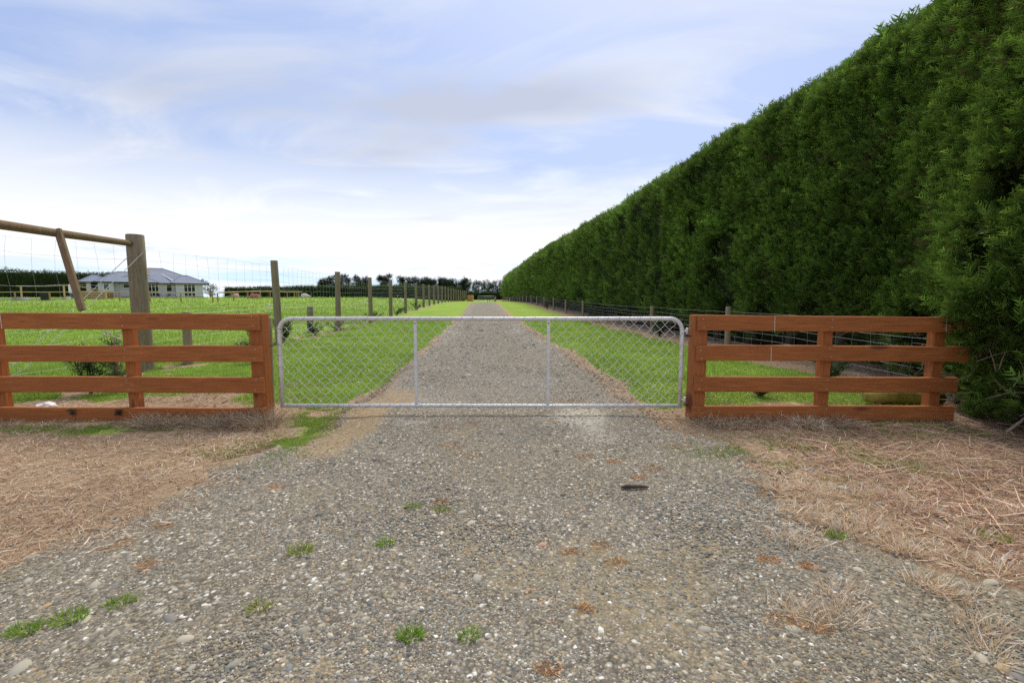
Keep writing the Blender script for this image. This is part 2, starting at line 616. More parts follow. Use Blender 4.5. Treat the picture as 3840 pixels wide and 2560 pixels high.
def m_gravel():
    """fine grit between the loose stones (R tan dirt, G pale crushed stone, B mossy brown)"""
    m, nt, b = mat('gravel_grit')
    g = N(nt)
    at = g.n('ShaderNodeAttribute', attribute_name='col')
    sp = g.n('ShaderNodeSeparateColor')
    g.l(at.outputs['Color'], sp.inputs[0])
    v = g.coord()
    vq = g.n('ShaderNodeVectorMath', operation='ADD')
    wob = g.n('ShaderNodeTexNoise'); wob.inputs['Scale'].default_value = 30
    g.l(v, wob.inputs[0])
    sc = g.n('ShaderNodeVectorMath', operation='SCALE'); sc.inputs['Scale'].default_value = 0.012
    g.l(wob.outputs['Color'], sc.inputs[0])
    g.l(v, vq.inputs[0]); g.l(sc.outputs[0], vq.inputs[1])
    V = vq.outputs[0]

    def stones(scale, lo=0.0):
        q = g.n('ShaderNodeTexVoronoi'); g.l(V, q.inputs[0]); q.inputs['Scale'].default_value = scale
        cs = g.n('ShaderNodeSeparateColor'); g.l(q.outputs['Color'], cs.inputs[0])
        tone = g.ramp(cs.outputs[0], [(0.0, (0.10, 0.092, 0.075)), (0.25, (0.175, 0.158, 0.125)), (0.5, (0.25, 0.222, 0.168)),
                                      (0.72, (0.33, 0.29, 0.215)), (0.88, (0.34, 0.255, 0.16)), (0.97, (0.70, 0.67, 0.60))])
        return q.outputs['Distance'], tone
    d1, t1 = stones(62)
    d2, t2 = stones(135)
    big = g.ramp(g.noise(v, 9, 4, 0.6), [(0.44, 0.0), (0.56, 1.0)])
    c = g.mix(big, t2, t1)
    d = g.mix(big, d2, d1)
    c = g.mix(g.ramp(d, [(0.42, 0.0), (0.72, 0.65)]), c, (0.085, 0.068, 0.045))
    n_mid = g.noise(v, 2.6, 5, 0.6)
    n_fine = g.noise(v, 40, 5, 0.65)
    dirt = g.ramp(n_fine, [(0.3, (0.19, 0.135, 0.078)), (0.7, (0.42, 0.315, 0.19))])
    pale = g.ramp(g.noise(v, 110, 4, 0.6), [(0.35, (0.30, 0.27, 0.21)), (0.6, (0.66, 0.61, 0.50))])
    mossy = g.ramp(n_fine, [(0.3, (0.155, 0.122, 0.066)), (0.7, (0.385, 0.305, 0.180))])
    nz = g.math('MULTIPLY', g.math('SUBTRACT', n_fine, 0.5), 0.9)
    f1 = g.ramp(g.math('ADD', g.math('ADD', sp.outputs[1], nz), g.math('MULTIPLY', g.math('SUBTRACT', n_mid, 0.5), 0.5)), [(0.40, 0.0), (0.72, 0.85)])
    c = g.mix(f1, c, pale)
    f2 = g.ramp(g.math('ADD', g.math('ADD', sp.outputs[2], nz), g.math('MULTIPLY', g.math('SUBTRACT', n_mid, 0.5), 0.9)), [(0.42, 0.0), (0.75, 0.8)])
    c = g.mix(f2, c, mossy)
    f3 = g.ramp(g.math('ADD', g.math('ADD', sp.outputs[0], nz), g.math('MULTIPLY', g.math('SUBTRACT', n_mid, 0.5), 0.5)), [(0.40, 0.0), (0.66, 0.95)])
    c = g.mix(f3, c, dirt)
    g.l(c, b.inputs['Base Color'])
    b.inputs['Roughness'].default_value = 0.9
    b.inputs['Specular IOR Level'].default_value = 0.12
    hgt = g.math('SUBTRACT', 1.0, d)
    g.bump(hgt, 0.7, 0.008, b)
    return m


def m_galv(name='galvanised_pipe', dull=1.0):
    m, nt, b = mat(name)
    g = N(nt)
    f = g.noise(g.coord(), 30, 5, 0.6)
    f2 = g.noise(g.coord(), 5, 4, 0.6)
    c = g.ramp(f, [(0.3, (0.58, 0.56, 0.55)), (0.7, (0.74, 0.71, 0.69))])
    c = g.mix(g.ramp(f2, [(0.50, 0.0), (0.72, 0.55)]), c, (0.50, 0.48, 0.46))
    g.l(c, b.inputs['Base Color'])
    b.inputs['Metallic'].default_value = 0.25
    b.inputs['Roughness'].default_value = 0.48
    return m


def m_roof():
    m, nt, b = mat('slate_blue_roof_steel')
    g = N(nt)
    f = g.noise(g.coord(), 0.7, 4)
    c = g.ramp(f, [(0.3, (0.155, 0.175, 0.225)), (0.7, (0.185, 0.205, 0.255))])
    g.l(c, b.inputs['Base Color'])
    b.inputs['Roughness'].default_value = 0.45
    return m


def m_glass():
    m, nt, b = mat('dark_window_glass')
    b.inputs['Base Color'].default_value = (0.03, 0.035, 0.04, 1)
    b.inputs['Roughness'].default_value = 0.06
    b.inputs['Specular IOR Level'].default_value = 0.8
    return m


M = dict(
    stain=m_stained(), post=m_weathered(), brace=m_weathered('weathered_brace', (0.92, 0.8, 0.68)),
    pale_post=m_weathered('pale_fence_post', (1.25, 1.25, 1.2)),
    new_post=m_weathered('tanalised_post', (1.35, 1.15, 0.75)),
    leaf=m_leaf('cypress_foliage', 0.30), grass=m_leaf('grass_blade', 0.40), straw=m_leaf('dry_straw', 0.12, 0.75),
    tree=m_leaf('tree_foliage', 0.15), ground=m_ground(), gravel=m_gravel(), pebble=m_attr('river_pebble', 0.8, 90, 0.15),
    galv=m_galv(), wire=simple('galvanised_wire', (0.42, 0.42, 0.41), 0.5, 0.25, 0.2, 40),
    rust=simple('rusty_steel', (0.12, 0.055, 0.03), 0.8, 0.3, 0.35, 30),
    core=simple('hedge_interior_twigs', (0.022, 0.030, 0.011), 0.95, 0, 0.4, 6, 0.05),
    bark=simple('bark', (0.085, 0.065, 0.05), 0.95, 0, 0.4, 14, 0.05),
    twig=simple('dead_twig', (0.30, 0.23, 0.17), 0.9, 0, 0.35, 20, 0.05),
    lilac=simple('lilac_grey_plaster', (0.57, 0.555, 0.62), 0.85, 0, 0.03, 3, 0.1),
    roof=m_roof(), frame=simple('cream_window_frame', (0.78, 0.74, 0.66), 0.5, 0, 0.03, 4),
    glass=m_glass(), gutter=simple('charcoal_gutter', (0.055, 0.06, 0.075), 0.5, 0, 0.1, 5),
    door=simple('charcoal_door', (0.045, 0.045, 0.06), 0.5, 0, 0.1, 5),
    brick=simple('footing_brick', (0.30, 0.22, 0.18), 0.9, 0, 0.25, 12),
    flue=simple('flue_steel', (0.62, 0.50, 0.38), 0.5, 0.2, 0.1, 8),
    flash=simple('pale_flashing', (0.60, 0.63, 0.68), 0.5, 0, 0.08, 8),
    white=simple('white_plastic', (0.80, 0.80, 0.76), 0.5, 0, 0.04, 8),
    black=simple('black_plastic', (0.02, 0.02, 0.025), 0.6, 0, 0.2, 8),
    drum=simple('faded_red_drum', (0.36, 0.10, 0.09), 0.6, 0, 0.2, 6),
    pink=simple('faded_pink_drum', (0.62, 0.30, 0.30), 0.6, 0, 0.15, 6),
    ply=simple('orange_plywood', (0.52, 0.24, 0.075), 0.7, 0, 0.15, 2.5),
    pine=simple('pale_pine_edge', (0.62, 0.47, 0.30), 0.75, 0, 0.15, 6),
    yellowpine=simple('treated_pine_rail', (0.46, 0.34, 0.18), 0.8, 0, 0.2, 4),
    brownwood=simple('brown_screen_timber', (0.26, 0.13, 0.06), 0.8, 0, 0.3, 5),
    wool=simple('dusty_white_wool', (0.62, 0.55, 0.48), 0.95, 0, 0.15, 14, 0.05),
    face=simple('pale_sheep_face', (0.60, 0.54, 0.48), 0.9, 0, 0.1, 14, 0.05),
    moss=simple('mossy_log', (0.27, 0.25, 0.06), 0.95, 0, 0.5, 9, 0.05),
    yard=simple('grey_yard_gravel', (0.36, 0.35, 0.36), 0.9, 0, 0.12, 3, 0.05),
    conc=simple('grey_concrete', (0.28, 0.28, 0.28), 0.9, 0, 0.2, 6, 0.1),
    seed=simple('thistle_flower', (0.50, 0.38, 0.42), 0.9, 0, 0.3, 40, 0.05),
    mesh_wire=simple('bright_chain_link_wire', (0.68, 0.67, 0.64), 0.5, 0.1, 0.12, 40),
    nail=simple('galvanised_nail', (0.45, 0.38, 0.33), 0.5, 0.5, 0.2, 40),
    twine=simple('pale_chalk_line', (0.66, 0.58, 0.52), 0.9, 0, 0.2, 50),
)

# ---------------------------------------------------------------- ground sheet


def spread(fine0, fine1, step, lo, hi, grow=1.13):
    a = list(np.arange(fine0, fine1, step))
    s = step
    x = a[-1]
    while x < hi:
        s *= grow; x += s; a.append(min(x, hi))
    s = step; x = a[0]
    pre = []
    while x > lo:
        s *= grow; x -= s; pre.append(max(x, lo))
    return np.array(pre[::-1] + a)


gx = spread(-8, 8, 0.085, -3500, 3500, 1.10)
gy = spread(0.5, 9, 0.06, -60, 4500, 1.055)
GX, GY = np.meshgrid(gx, gy)
gz = zg(GX, GY)
inr = S((GX - edgeL(GY)) / 0.12) * S((edgeR(GY) - GX) / 0.12) * (GY < 62)
gz = gz - 0.03 * inr
dm = dry_mask(GX, GY)
soil = 0.75 * S((0.25 - np.abs(GX - edgeL(GY))) / 0.2) * S((GY - 3) / 0.5) * S((9 - GY) / 2)
lush = np.zeros_like(dm)
nyr, nxr = GX.shape
idx = np.arange(nyr * nxr).reshape(nyr, nxr)
F = np.stack([idx[:-1, :-1], idx[:-1, 1:], idx[1:, 1:], idx[1:, :-1]], -1).reshape(-1, 4)
me = big_mesh('ground', np.stack([GX, GY, gz], -1).reshape(-1, 3), F, np.stack([dm, soil, lush], -1).reshape(-1, 3), True)
ground = link('ground', me, M['ground'], kind='structure')
ground['label'] = 'flat green pasture with dead thatch by the fences'

# ---------------------------------------------------------------- driveway sheet
ty = spread(0.6, 9, 0.07, -20, 63, 1.045)
tsx = np.concatenate([[-0.02], np.linspace(0, 1, 49), [1.02]])
TY, TX = np.meshgrid(ty, tsx, indexing='ij')
ja = 0.10 + 0.35 * S((4.8 - ty) / 0.8)
jl = ja * (fbm(ty * 4, ty * 0 + 1, 71, 3) - 0.5); jr = ja * (fbm(ty * 4, ty * 0 + 5, 72, 3) - 0.5)
xl = (edgeL(ty) + jl)[:, None]; xr = (edgeR(ty) + jr)[:, None]
DX = xl + (xr - xl) * TX
DZ = zg(DX, TY) + 0.006 + 0.010 * (fbm(DX * 2.2, TY * 2.2, 73, 3) - 0.5)
DZ[:, 0] -= 0.06; DZ[:, -1] -= 0.06


def drive_masks(x, y):
    n = fbm(x * 1.6, y * 1.6, 81, 4) - 0.5
    u = (x - edgeL(y)) / np.maximum(edgeR(y) - edgeL(y), 0.1)
    dirt = 1.2 * S((0.52 - np.abs(x + 1.48) + 0.7 * n) / 0.5) * S((y - 2.9) / 0.9) * S((6.6 - y) / 1.4)
    dirt = np.maximum(dirt, 0.85 * S((0.35 - (x - edgeL(y)) + 0.8 * n) / 0.4) * S((y - 2.2) / 0.6) * S((5 - y) / 0.5))
    dirt = np.maximum(dirt, 0.66 * S((0.20 - np.abs(x + 0.42) + 0.8 * n) / 0.4) * S((0.75 - np.abs(y - 3.75)) / 0.35))
    dirt = np.maximum(dirt, 0.55 * S((0.06 - u + 0.1 * n) / 0.05) * S((y - 5) / 1))
    ed = np.minimum(x - edgeL(y), edgeR(y) - x)
    dirt = np.maximum(dirt, 0.62 * S((0.20 - ed + 0.7 * n) / 0.3) * S((5 - y) / 0.6))
    pale = 0.64 * S((0.75 - np.abs(x - 0.75) + 1.2 * n) / 0.8) * S((y - 2.9) / 1.2) * S((5.6 - y) / 1.0)
    pale = np.maximum(pale, 0.48 * S((0.8 - np.abs(x + 1.0) + 1.0 * n) / 0.7) * S((y - 3.7) / 0.5) * S((6.2 - y) / 1.0))
    pale = np.maximum(pale, 0.42 * S((y - 9) / 3) * np.maximum(S((0.26 - u + 0.3 * n) / 0.14), S((u - 0.74 + 0.3 * n) / 0.14)))
    pale = np.maximum(pale, 0.34 * S((y - 12) / 20))
    moss = 0.62 * S((n + 0.14) / 0.28) * S((4.0 - y) / 1.5)
    return dirt, pale, moss


dd, dp_, dmm = drive_masks(DX, TY)
a_, b_ = DX.shape
idx = np.arange(a_ * b_).reshape(a_, b_)
F = np.stack([idx[:-1, :-1], idx[:-1, 1:], idx[1:, 1:], idx[1:, :-1]], -1).reshape(-1, 4)
me = big_mesh('driveway', np.stack([DX, TY, DZ], -1).reshape(-1, 3), F, np.stack([dd, dp_, dmm], -1).reshape(-1, 3), True)
driveway = link('driveway', me, M['gravel'], kind='structure')
driveway['label'] = 'straight grey gravel drive running through the gate to the horizon'


def zdrive(x, y):
    return zg(x, y) + 0.006


# loose stones: low domed pebbles
def pebble_mesh(P3, rx, ry, rz, ang, col, sub=5):
    n = len(P3)
    k = sub
    th = np.arange(k) * 2 * np.pi / k
    ring1 = np.stack([np.cos(th) * 0.78, np.sin(th) * 0.78, np.full(k, 0.62)], -1)
    ring2 = np.stack([np.cos(th + 0.5), np.sin(th + 0.5), np.full(k, -0.15)], -1)
    proto = np.vstack([[[0, 0, 1.0]], ring1, ring2])
    f = []
    for i in range(k):
        j = (i + 1) % k
        f.append((0, 1 + i, 1 + j))
        f.append((1 + i, 1 + k + i, 1 + j))
        f.append((1 + j, 1 + k + i, 1 + k + j))
    f = np.array(f)
    m = len(proto)
    J = 1 + 0.22 * (RNG.random((n, m, 1)) - 0.5)
    V = proto[None] * J * np.stack([rx, ry, rz], -1)[:, None, :]
    c, s_ = np.cos(ang)[:, None], np.sin(ang)[:, None]
    X = V[..., 0] * c - V[..., 1] * s_; Y = V[..., 0] * s_ + V[..., 1] * c
    V = np.stack([X, Y, V[..., 2]], -1) + P3[:, None, :]
    Fs = (f[None] + (np.arange(n) * m)[:, None, None]).reshape(-1, 3)
    return V.reshape(-1, 3), Fs, np.repeat(col, m, 0)


TONES = np.array([(0.140, 0.132, 0.118), (0.205, 0.194, 0.170), (0.275, 0.258, 0.215), (0.345, 0.318, 0.250), (0.41, 0.365, 0.275), (0.38, 0.275, 0.160), (0.66, 0.63, 0.54), (0.195, 0.200, 0.195), (0.315, 0.300, 0.240), (0.50, 0.30, 0.18)])
TP = np.array([0.14, 0.17, 0.18, 0.15, 0.09, 0.08, 0.016, 0.05, 0.075, 0.008])


def scatter_pebbles(n, y0, y1, xl, xr, rmean, power=1.5):
    u = RNG.random(n)
    a = y0 ** (1 - power); b = y1 ** (1 - power)
    y = (a + (b - a) * u) ** (1 / (1 - power))
    x = xl + (xr - xl) * RNG.random(n)
    lim = 1.25 * y + 0.9
    k = (np.abs(x) < lim)
    x, y = x[k], y[k]
    e0 = edgeL(y) - 0.14; e1 = edgeR(y) + 0.14
    inside = (x > e0) & (x < e1)
    stray = (RNG.random(len(x)) < 0.6 * np.exp(-np.minimum(np.abs(x - e0), np.abs(x - e1)) / 0.34) * (fbm(x * 2.5, y * 2.5, 97, 3) > 0.36))
    k = inside | stray
    x, y = x[k], y[k]
    d, p, m = drive_masks(x, y)
    n_ = fbm(x * 1.3, y * 1.3, 91, 3)
    keep = RNG.random(len(x)) < np.clip(0.95 - 0.9 * d - 0.55 * m + 0.9 * (n_ - 0.5), 0.05, 1)
    x, y, p, n_ = x[keep], y[keep], p[keep], n_[keep]
    r = rmean * np.exp(RNG.normal(0, 0.42, len(x))) * (0.72 + 0.13 * y) * (0.8 + 0.5 * n_)
    col = TONES[RNG.choice(len(TONES), len(x), p=TP / TP.sum())] * (0.8 + 0.45 * RNG.random((len(x), 1)))
    pal = (RNG.random(len(x)) < p * 0.8)
    col[pal] = np.array([0.62, 0.57, 0.47]) * (0.75 + 0.5 * RNG.random((pal.sum(), 1)))
    r = np.where(pal, r * 0.75, r)
    zt = fbm(x * 0.9, y * 0.9, 95, 3)[:, None]
    big = (RNG.random(len(x)) < 0.02)
    r = np.where(big, r * 1.8, np.minimum(r, rmean * 2.2 * (0.72 + 0.13 * y)))
    col = col * (0.42 + 0.95 * zt) + np.array([0.05, 0.035, 0.008]) * S((0.56 - zt) / 0.2)
    rz = r * (0.35 + 0.3 * RNG.random(len(x)))
    P3 = np.stack([x, y, zdrive(x, y) - 0.1 * rz], -1)
    return pebble_mesh(P3, r * (1.0 + 0.5 * RNG.random(len(x))), r * (0.7 + 0.3 * RNG.random(len(x))), rz, RNG.random(len(x)) * 6.28, np.clip(col, 0, 0.85), 4)


Va, Fa, Ca = scatter_pebbles(145000, 1.0, 7.5, -4.2, 4.2, 0.0047, 1.6)
Vb, Fb, Cb = scatter_pebbles(16000, 6.0, 22, -3.2, 2.2, 0.0070, 1.7)
V = np.vstack([Va, Vb]); Fm = np.vstack([Fa, Fb + len(Va)]); Cm = np.vstack([Ca, Cb])
gravel = link('gravel', big_mesh('gravel', V, Fm, Cm, True), M['pebble'], kind='stuff')
gravel['label'] = 'loose grey river gravel spread over the drive'
gravel['category'] = 'gravel'

# the larger stones one by one, children of the drive
stone_me = []
for k in range(10):
    P3 = np.zeros((1, 3))
    v, f, c = pebble_mesh(P3, np.array([1.35]), np.array([0.9]), np.array([0.55]), np.zeros(1), TONES[[2, 3, 4, 8, 3, 1, 5, 4, 7, 6]][k:k + 1] * 1.12, 7)
    meq = big_mesh('stone', v, f, c, True)
    meq.materials.append(M['pebble'])
    stone_me.append(meq)
fixed = [(-0.15, 1.52 + 0.33, 0.032, 4), (0.15, 2.12, 0.030, 9), (-1.28, 1.60, 0.045, 5), (-1.15, 1.50, 0.035, 2), (-1.60, 1.37, 0.045, 1), (1.33, 1.78, 0.034, 8),
         (0.70, 1.55, 0.028, 3), (1.02, 1.55, 0.034, 4), (-0.28, 2.45, 0.036, 4), (-0.22, 2.33, 0.034, 2), (-1.6, 1.6, 0.04, 7), (-1.75, 1.8, 0.035, 1)]
stone_me.append(big_mesh('stone', *[q for q in pebble_mesh(np.zeros((1, 3)), np.array([1.2]), np.array([0.95]), np.array([0.5]), np.zeros(1), np.array([[0.52, 0.27, 0.17]]), 7)], True))
stone_me[-1].materials.append(M['pebble'])
rnd = random.Random(5)
for i in range(130):
    if i < len(fixed):
        x, y, r, k = fixed[i]
        r *= 0.68
        if k == 9:
            k = 10
    else:
        y = 1.25 + 3.6 * rnd.random() ** 1.7
        w = 0.15
        x = rnd.uniform(float(edgeL(y)) - 0.3, float(edgeR(y)) + 0.9)
        if abs(x) > 1.2 * y + 0.3:
            x *= 0.6
        r = rnd.uniform(0.011, 0.019) * (1.3 if x > 1.1 else 1.0)
        k = rnd.randrange(9)
    o = link('stone', stone_me[k], None, driveway)
    o.location = (x, y, float(zdrive(x, y)) - 0.1 * r)
    o.rotation_euler = (rnd.uniform(-.15, .15), rnd.uniform(-.15, .15), rnd.uniform(0, 6.28))
    o.scale = (r, r * rnd.uniform(0.8, 1.1), r * 0.8)


# ---------------------------------------------------------------- blades (grass, straw)
def blades(P3, D, L, W, c0, c1, droop=0.3, seg=1, side=None):
    """P3 roots, D unit directions, L length, W width, colours at root and tip"""
    n = len(P3)
    if side is None:
        side = RNG.normal(size=(n, 3)); side[:, 2] *= 0.2
    s_ = np.cross(D, side); s_ /= np.linalg.norm(s_, axis=1, keepdims=True) + 1e-9
    W_ = (W * 0.5)[:, None]; L_ = L[:, None]
    g_ = np.zeros((n, 3)); g_[:, 2] = -droop
    if seg == 1:
        V = np.stack([P3 - s_ * W_, P3 + s_ * W_, P3 + D * L_ + g_ * L_ * 0.5], 1)
        Cc = np.stack([c0, c0, c1], 1)
        Fm = np.arange(n * 3).reshape(n, 3)
        return V.reshape(-1, 3), Fm, Cc.reshape(-1, 3)
    mid = P3 + D * L_ * 0.55
    h_ = RNG.normal(size=(n, 3)) * L_ * 0.018
    mid = mid + h_ + g_ * L_ * 0.12
    tip = P3 + D * L_ + g_ * L_ * 0.5
    V = np.stack([P3 - s_ * W_, P3 + s_ * W_, mid - s_ * W_ * 0.8, mid + s_ * W_ * 0.8, tip], 1)
    cm = (c0 + c1) / 2
    Cc = np.stack([c0, c0, cm, cm, c1], 1)
    b0 = (np.arange(n) * 5)[:, None, None]
    Fm = (np.array([[0, 1, 3], [0, 3, 2], [2, 3, 4]])[None] + b0).reshape(-1, 3)
    return V.reshape(-1, 3), Fm, Cc.reshape(-1, 3)


def join(parts):
    V, Fm, Cc = [], [], []
    o = 0
    for v, f, c in parts:
        V.append(v); Fm.append(f + o); Cc.append(c); o += len(v)
    return np.vstack(V), np.vstack(Fm), np.vstack(Cc)


def updir(n, spread_, lean=(0, 0)):
    d = np.stack([RNG.normal(0, spread_, n) + lean[0], RNG.normal(0, spread_, n) + lean[1], np.ones(n)], -1)
    return d / np.linalg.norm(d, axis=1, keepdims=True)


def flatdir(n, up=0.12):
    a = RNG.random(n) * 2 * np.pi
    d = np.stack([np.cos(a), np.sin(a), RNG.normal(0.03, up, n)], -1)
    return d / np.linalg.norm(d, axis=1, keepdims=True)


GREEN0 = np.array([0.200, 0.330, 0.048]); GREEN1 = np.array([0.335, 0.465, 0.085])


def green_cols(n, x, y, k=1.0):
    t = fbm(x * 0.8, y * 0.8, 51, 3)[:, None]
    v = 0.86 + 0.28 * RNG.random((n, 1))
    yel = RNG.random((n, 1)) * 0.35
    c1 = (GREEN1 * (0.62 + 0.75 * t) * v + np.array([0.09, 0.02, 0.01]) * yel) * k
    return GREEN0 * (0.7 + 0.6 * t) * k, np.clip(c1, 0, 0.8)


def grass_patch(n, y0, y1, xl, xr, h, w, power=1.4, thr=0.45):
    u = RNG.random(n)
    a = y0 ** (1 - power); b = y1 ** (1 - power)
    y = (a + (b - a) * u) ** (1 / (1 - power))
    x = xl(y) + (xr(y) - xl(y)) * RNG.random(n)
    x += RNG.normal(0, 0.02, n)
    k = (np.abs(x) < 1.22 * y + 1.2) & (dry_mask(x, y) + 0.35 * (RNG.random(n) - 0.5) < thr)
    k &= ~((x > edgeL(y) + 0.02) & (x < edgeR(y) - 0.02) & (y < 63))
    x, y = x[k], y[k]
    n = len(x)
    P3 = np.stack([x, y, zg(x, y) - 0.005], -1)
    hh = h * (0.6 + 0.8 * RNG.random(n)) * (0.55 + 0.9 * fbm(x * 1.5, y * 1.5, 53, 3)) * (0.8 + 0.035 * y)
    c0, c1 = green_cols(n, x, y)
    return blades(P3, updir(n, 0.45), hh, w * (0.8 + 0.05 * y) * np.ones(n), c0, c1, 0.25)


lawnL = grass_patch(85000, 4.9, 26, lambda y: -5.4 - 0.066 * y, lambda y: edgeL(y) + 0.03, 0.055, 0.0075, 1.5)
lawnR = grass_patch(65000, 4.9, 26, lambda y: edgeR(y) - 0.03, lambda y: 5.3 - 0.066 * y, 0.055, 0.0075, 1.5)
lawn = link('verge_grass', big_mesh('verge_grass', *join([lawnL, lawnR])), M['grass'], kind='stuff')
lawn['label'] = 'short bright green grass on both verges of the drive'; lawn['category'] = 'grass'
padA = grass_patch(60000, 5.2, 30, lambda y: -1.3 * y - 2, lambda y: -5.2 - 0.066 * y, 0.085, 0.011, 1.5)
padB = grass_patch(30000, 20, 75, lambda y: -1.2 * y, lambda y: -5.3 - 0.066 * y, 0.085, 0.022, 1.6)
paddock = link('paddock_grass', big_mesh('paddock_grass', *join([padA, padB])), M['grass'], kind='stuff')
paddock['label'] = 'longer uneven green pasture grass beyond the tall mesh fence'; paddock['category'] = 'grass'

# dead straw and litter
STR = np.array([(0.70, 0.54, 0.39), (0.60, 0.42, 0.27), (0.50, 0.33, 0.205), (0.76, 0.64, 0.50), (0.36, 0.22, 0.13), (0.66, 0.46, 0.28)])


def straw_cols(n, x=None, y=None, k=1.0, red=0.0):
    c = STR[RNG.integers(0, len(STR), n)] * (0.65 + 0.7 * RNG.random((n, 1))) * k
    c[:, 1:] *= (1 - red)
    return c * 0.75, np.clip(c, 0, 0.75)


def straw_flat(n, cond, x0, x1, y0, y1, L, W, k=1.0, red=0.0, lift=0.02, power=1.3):
    u = RNG.random(n)
    a = y0 ** (1 - power); b = y1 ** (1 - power)
    y = (a + (b - a) * u) ** (1 / (1 - power))
    x = x0 + (x1 - x0) * RNG.random(n)
    m = cond(x, y) & (np.abs(x) < 1.25 * y + 0.9)
    x, y = x[m], y[m]; n = len(x)
    P3 = np.stack([x, y, zg(x, y) + lift * RNG.random(n) ** 2], -1)
    c0, c1 = straw_cols(n, k=k, red=red)
    t = fbm(x * 1.2, y * 1.2, 57, 3)[:, None]
    c0 = c0 * (0.5 + 1.0 * t); c1 = np.clip(c1 * (0.5 + 1.0 * t), 0, 0.8)
    return blades(P3, flatdir(n, 0.14), L * (0.5 + RNG.random(n)), W * (0.6 + 0.8 * RNG.random(n)), c0, c1, 0.1, 2, side=np.tile([0, 0, 1.0], (n, 1)) + RNG.normal(0, 0.3, (n, 3)))


def dcond(t):
    def f(x, y):
        d = dry_mask(x, y)
        near = np.minimum(np.abs(x - edgeL(y)), np.abs(x - edgeR(y)))
        ins = (x > edgeL(y)) & (x < edgeR(y))
        p = np.where(ins, 0.9 * np.exp(-near / 0.30) * (fbm(x * 2.2, y * 2.2, 99, 3) > 0.44), d * np.where(y < 4.9, 0.45 + 0.55 * S((near + 0.5 * (fbm(x * 3, y * 3, 98, 2) - 0.5)) / 0.5), 1.0))
        return p > t + 0.5 * RNG.random(len(x)) * (1 - t)
    return f


parts = [straw_flat(52000, dcond(0.2), -6.0, -1.4, 1.2, 6.5, 0.075, 0.0036, k=1.05),
         straw_flat(50000, dcond(0.2), 0.9, 6.0, 1.2, 6.5, 0.075, 0.0036),
         straw_flat(9000, lambda x, y: dry_mask(x, y) > 0.4, -7, 6, 6.0, 24, 0.10, 0.008, power=1.5),
         straw_flat(2600, dcond(0.3), 2.5, 5.5, 2.3, 4.4, 0.24, 0.0036, k=1.1, red=0.10, lift=0.06)]
# darker, redder fallen hedge litter on the right
parts.append(straw_flat(12000, dcond(0.3), 2.2, 6.0, 1.8, 5.2, 0.09, 0.006, k=0.55, red=0.25, lift=0.03))


def tussock(x, y, n, L, W, rad, spread_, k=1.0, red=0.0, lean=(0, 0), droop=0.55):
    a = RNG.random(n) * 6.28; r = rad * np.sqrt(RNG.random(n))
    xx = x + np.cos(a) * r; yy = y + np.sin(a) * r
    P3 = np.stack([xx, yy, zg(xx, yy) - 0.004], -1)
    d = np.stack([np.cos(a) * spread_ * RNG.random(n) * 1.4 + RNG.normal(0, 0.2, n) + lean[0], np.sin(a) * spread_ * RNG.random(n) * 1.4 + RNG.normal(0, 0.2, n) + lean[1], np.ones(n) * 0.75], -1)
    d /= np.linalg.norm(d, axis=1, keepdims=True)
    c0, c1 = straw_cols(n, k=k, red=red)
    return blades(P3, d, L * (0.4 + 0.8 * RNG.random(n)), W * np.ones(n), c0, c1, droop, 2)


for i in range(64):      # tussocks along the foot of the left board fence
    x = -3.65 + 1.35 * random.random() ** 0.8
    parts.append(tussock(x, 4.34 + random.uniform(-.14, .14), 44, 0.20 + 0.08 * (x > -2.75), 0.0035, 0.09, 0.9, 0.78, -0.06, (0, -0.25)))
for i in range(30):
    parts.append(tussock(random.uniform(-5.6, -3.4), 4.36 + random.uniform(-.1, .1), 26, 0.11, 0.0035, 0.08, 1.0, 0.8, 0.0, (0, -0.3)))
for i in range(40):      # along the right one
    x = random.uniform(1.75, 3.3)
    parts.append(tussock(x, 4.34 + random.uniform(-.12, .12), 40, 0.17, 0.0035, 0.09, 0.9, 0.85, -0.05, (0, -0.25)))
for i in range(4):
    parts.append(tussock(2.86 + random.uniform(-.1, .1), 4.28, 60, 0.24, 0.005, 0.07, 1.0, 1.15, -0.08, (0.1, -0.35), 0.9))
CLUMPS = [(1.68, 2.78), (1.58, 2.45), (1.95, 2.78), (2.13, 2.78), (2.31, 2.74), (1.89, 2.11), (2.0, 2.04), (2.77, 2.48), (2.23, 1.97), (1.35, 2.16), (1.37, 1.78), (1.14, 1.64), (1.3, 1.59), (1.74, 1.78), (1.84, 1.77), (1.72, 1.57), (1.53, 1.44), (2.38, 2.59), (1.92, 2.33), (2.31, 2.2), (1.7, 2.26), (1.69, 2.43)]
for (x, y) in CLUMPS:      # pale clumps over the right edge of the apron
    for q in range(3):
        parts.append(tussock(x + random.uniform(-.09, .09), y + random.uniform(-.05, .05), 58, 0.095, 0.0030, 0.06, 0.85, 1.7, -0.03, (random.uniform(-.25, .25), -0.1), 0.25))
for i in range(60):
    y = random.uniform(2.1, 3.4); x = random.uniform(1.6, 1.0 + 0.75 * y)
    parts.append(tussock(x, y, 34, 0.08, 0.0028, 0.09, 0.9, 1.2, 0.0, (random.uniform(-.2, .2), -0.1), 0.25))
for i in range(40):
    y = random.uniform(2.0, 3.9); x = random.uniform(-1.3 * y, float(edgeL(y)) + 0.15)
    parts.append(tussock(x, y, 34, 0.08, 0.0028, 0.10, 0.9, 1.15, 0.02, droop=0.25))
for i in range(34):      # and thin ones on the left
    y = random.uniform(1.9, 3.9); x = random.uniform(-2.1 - 0.5 * y, -2.15)
    parts.append(tussock(x, y, 40, 0.09, 0.003, 0.09, 0.9, 1.15, 0.03, droop=0.3))
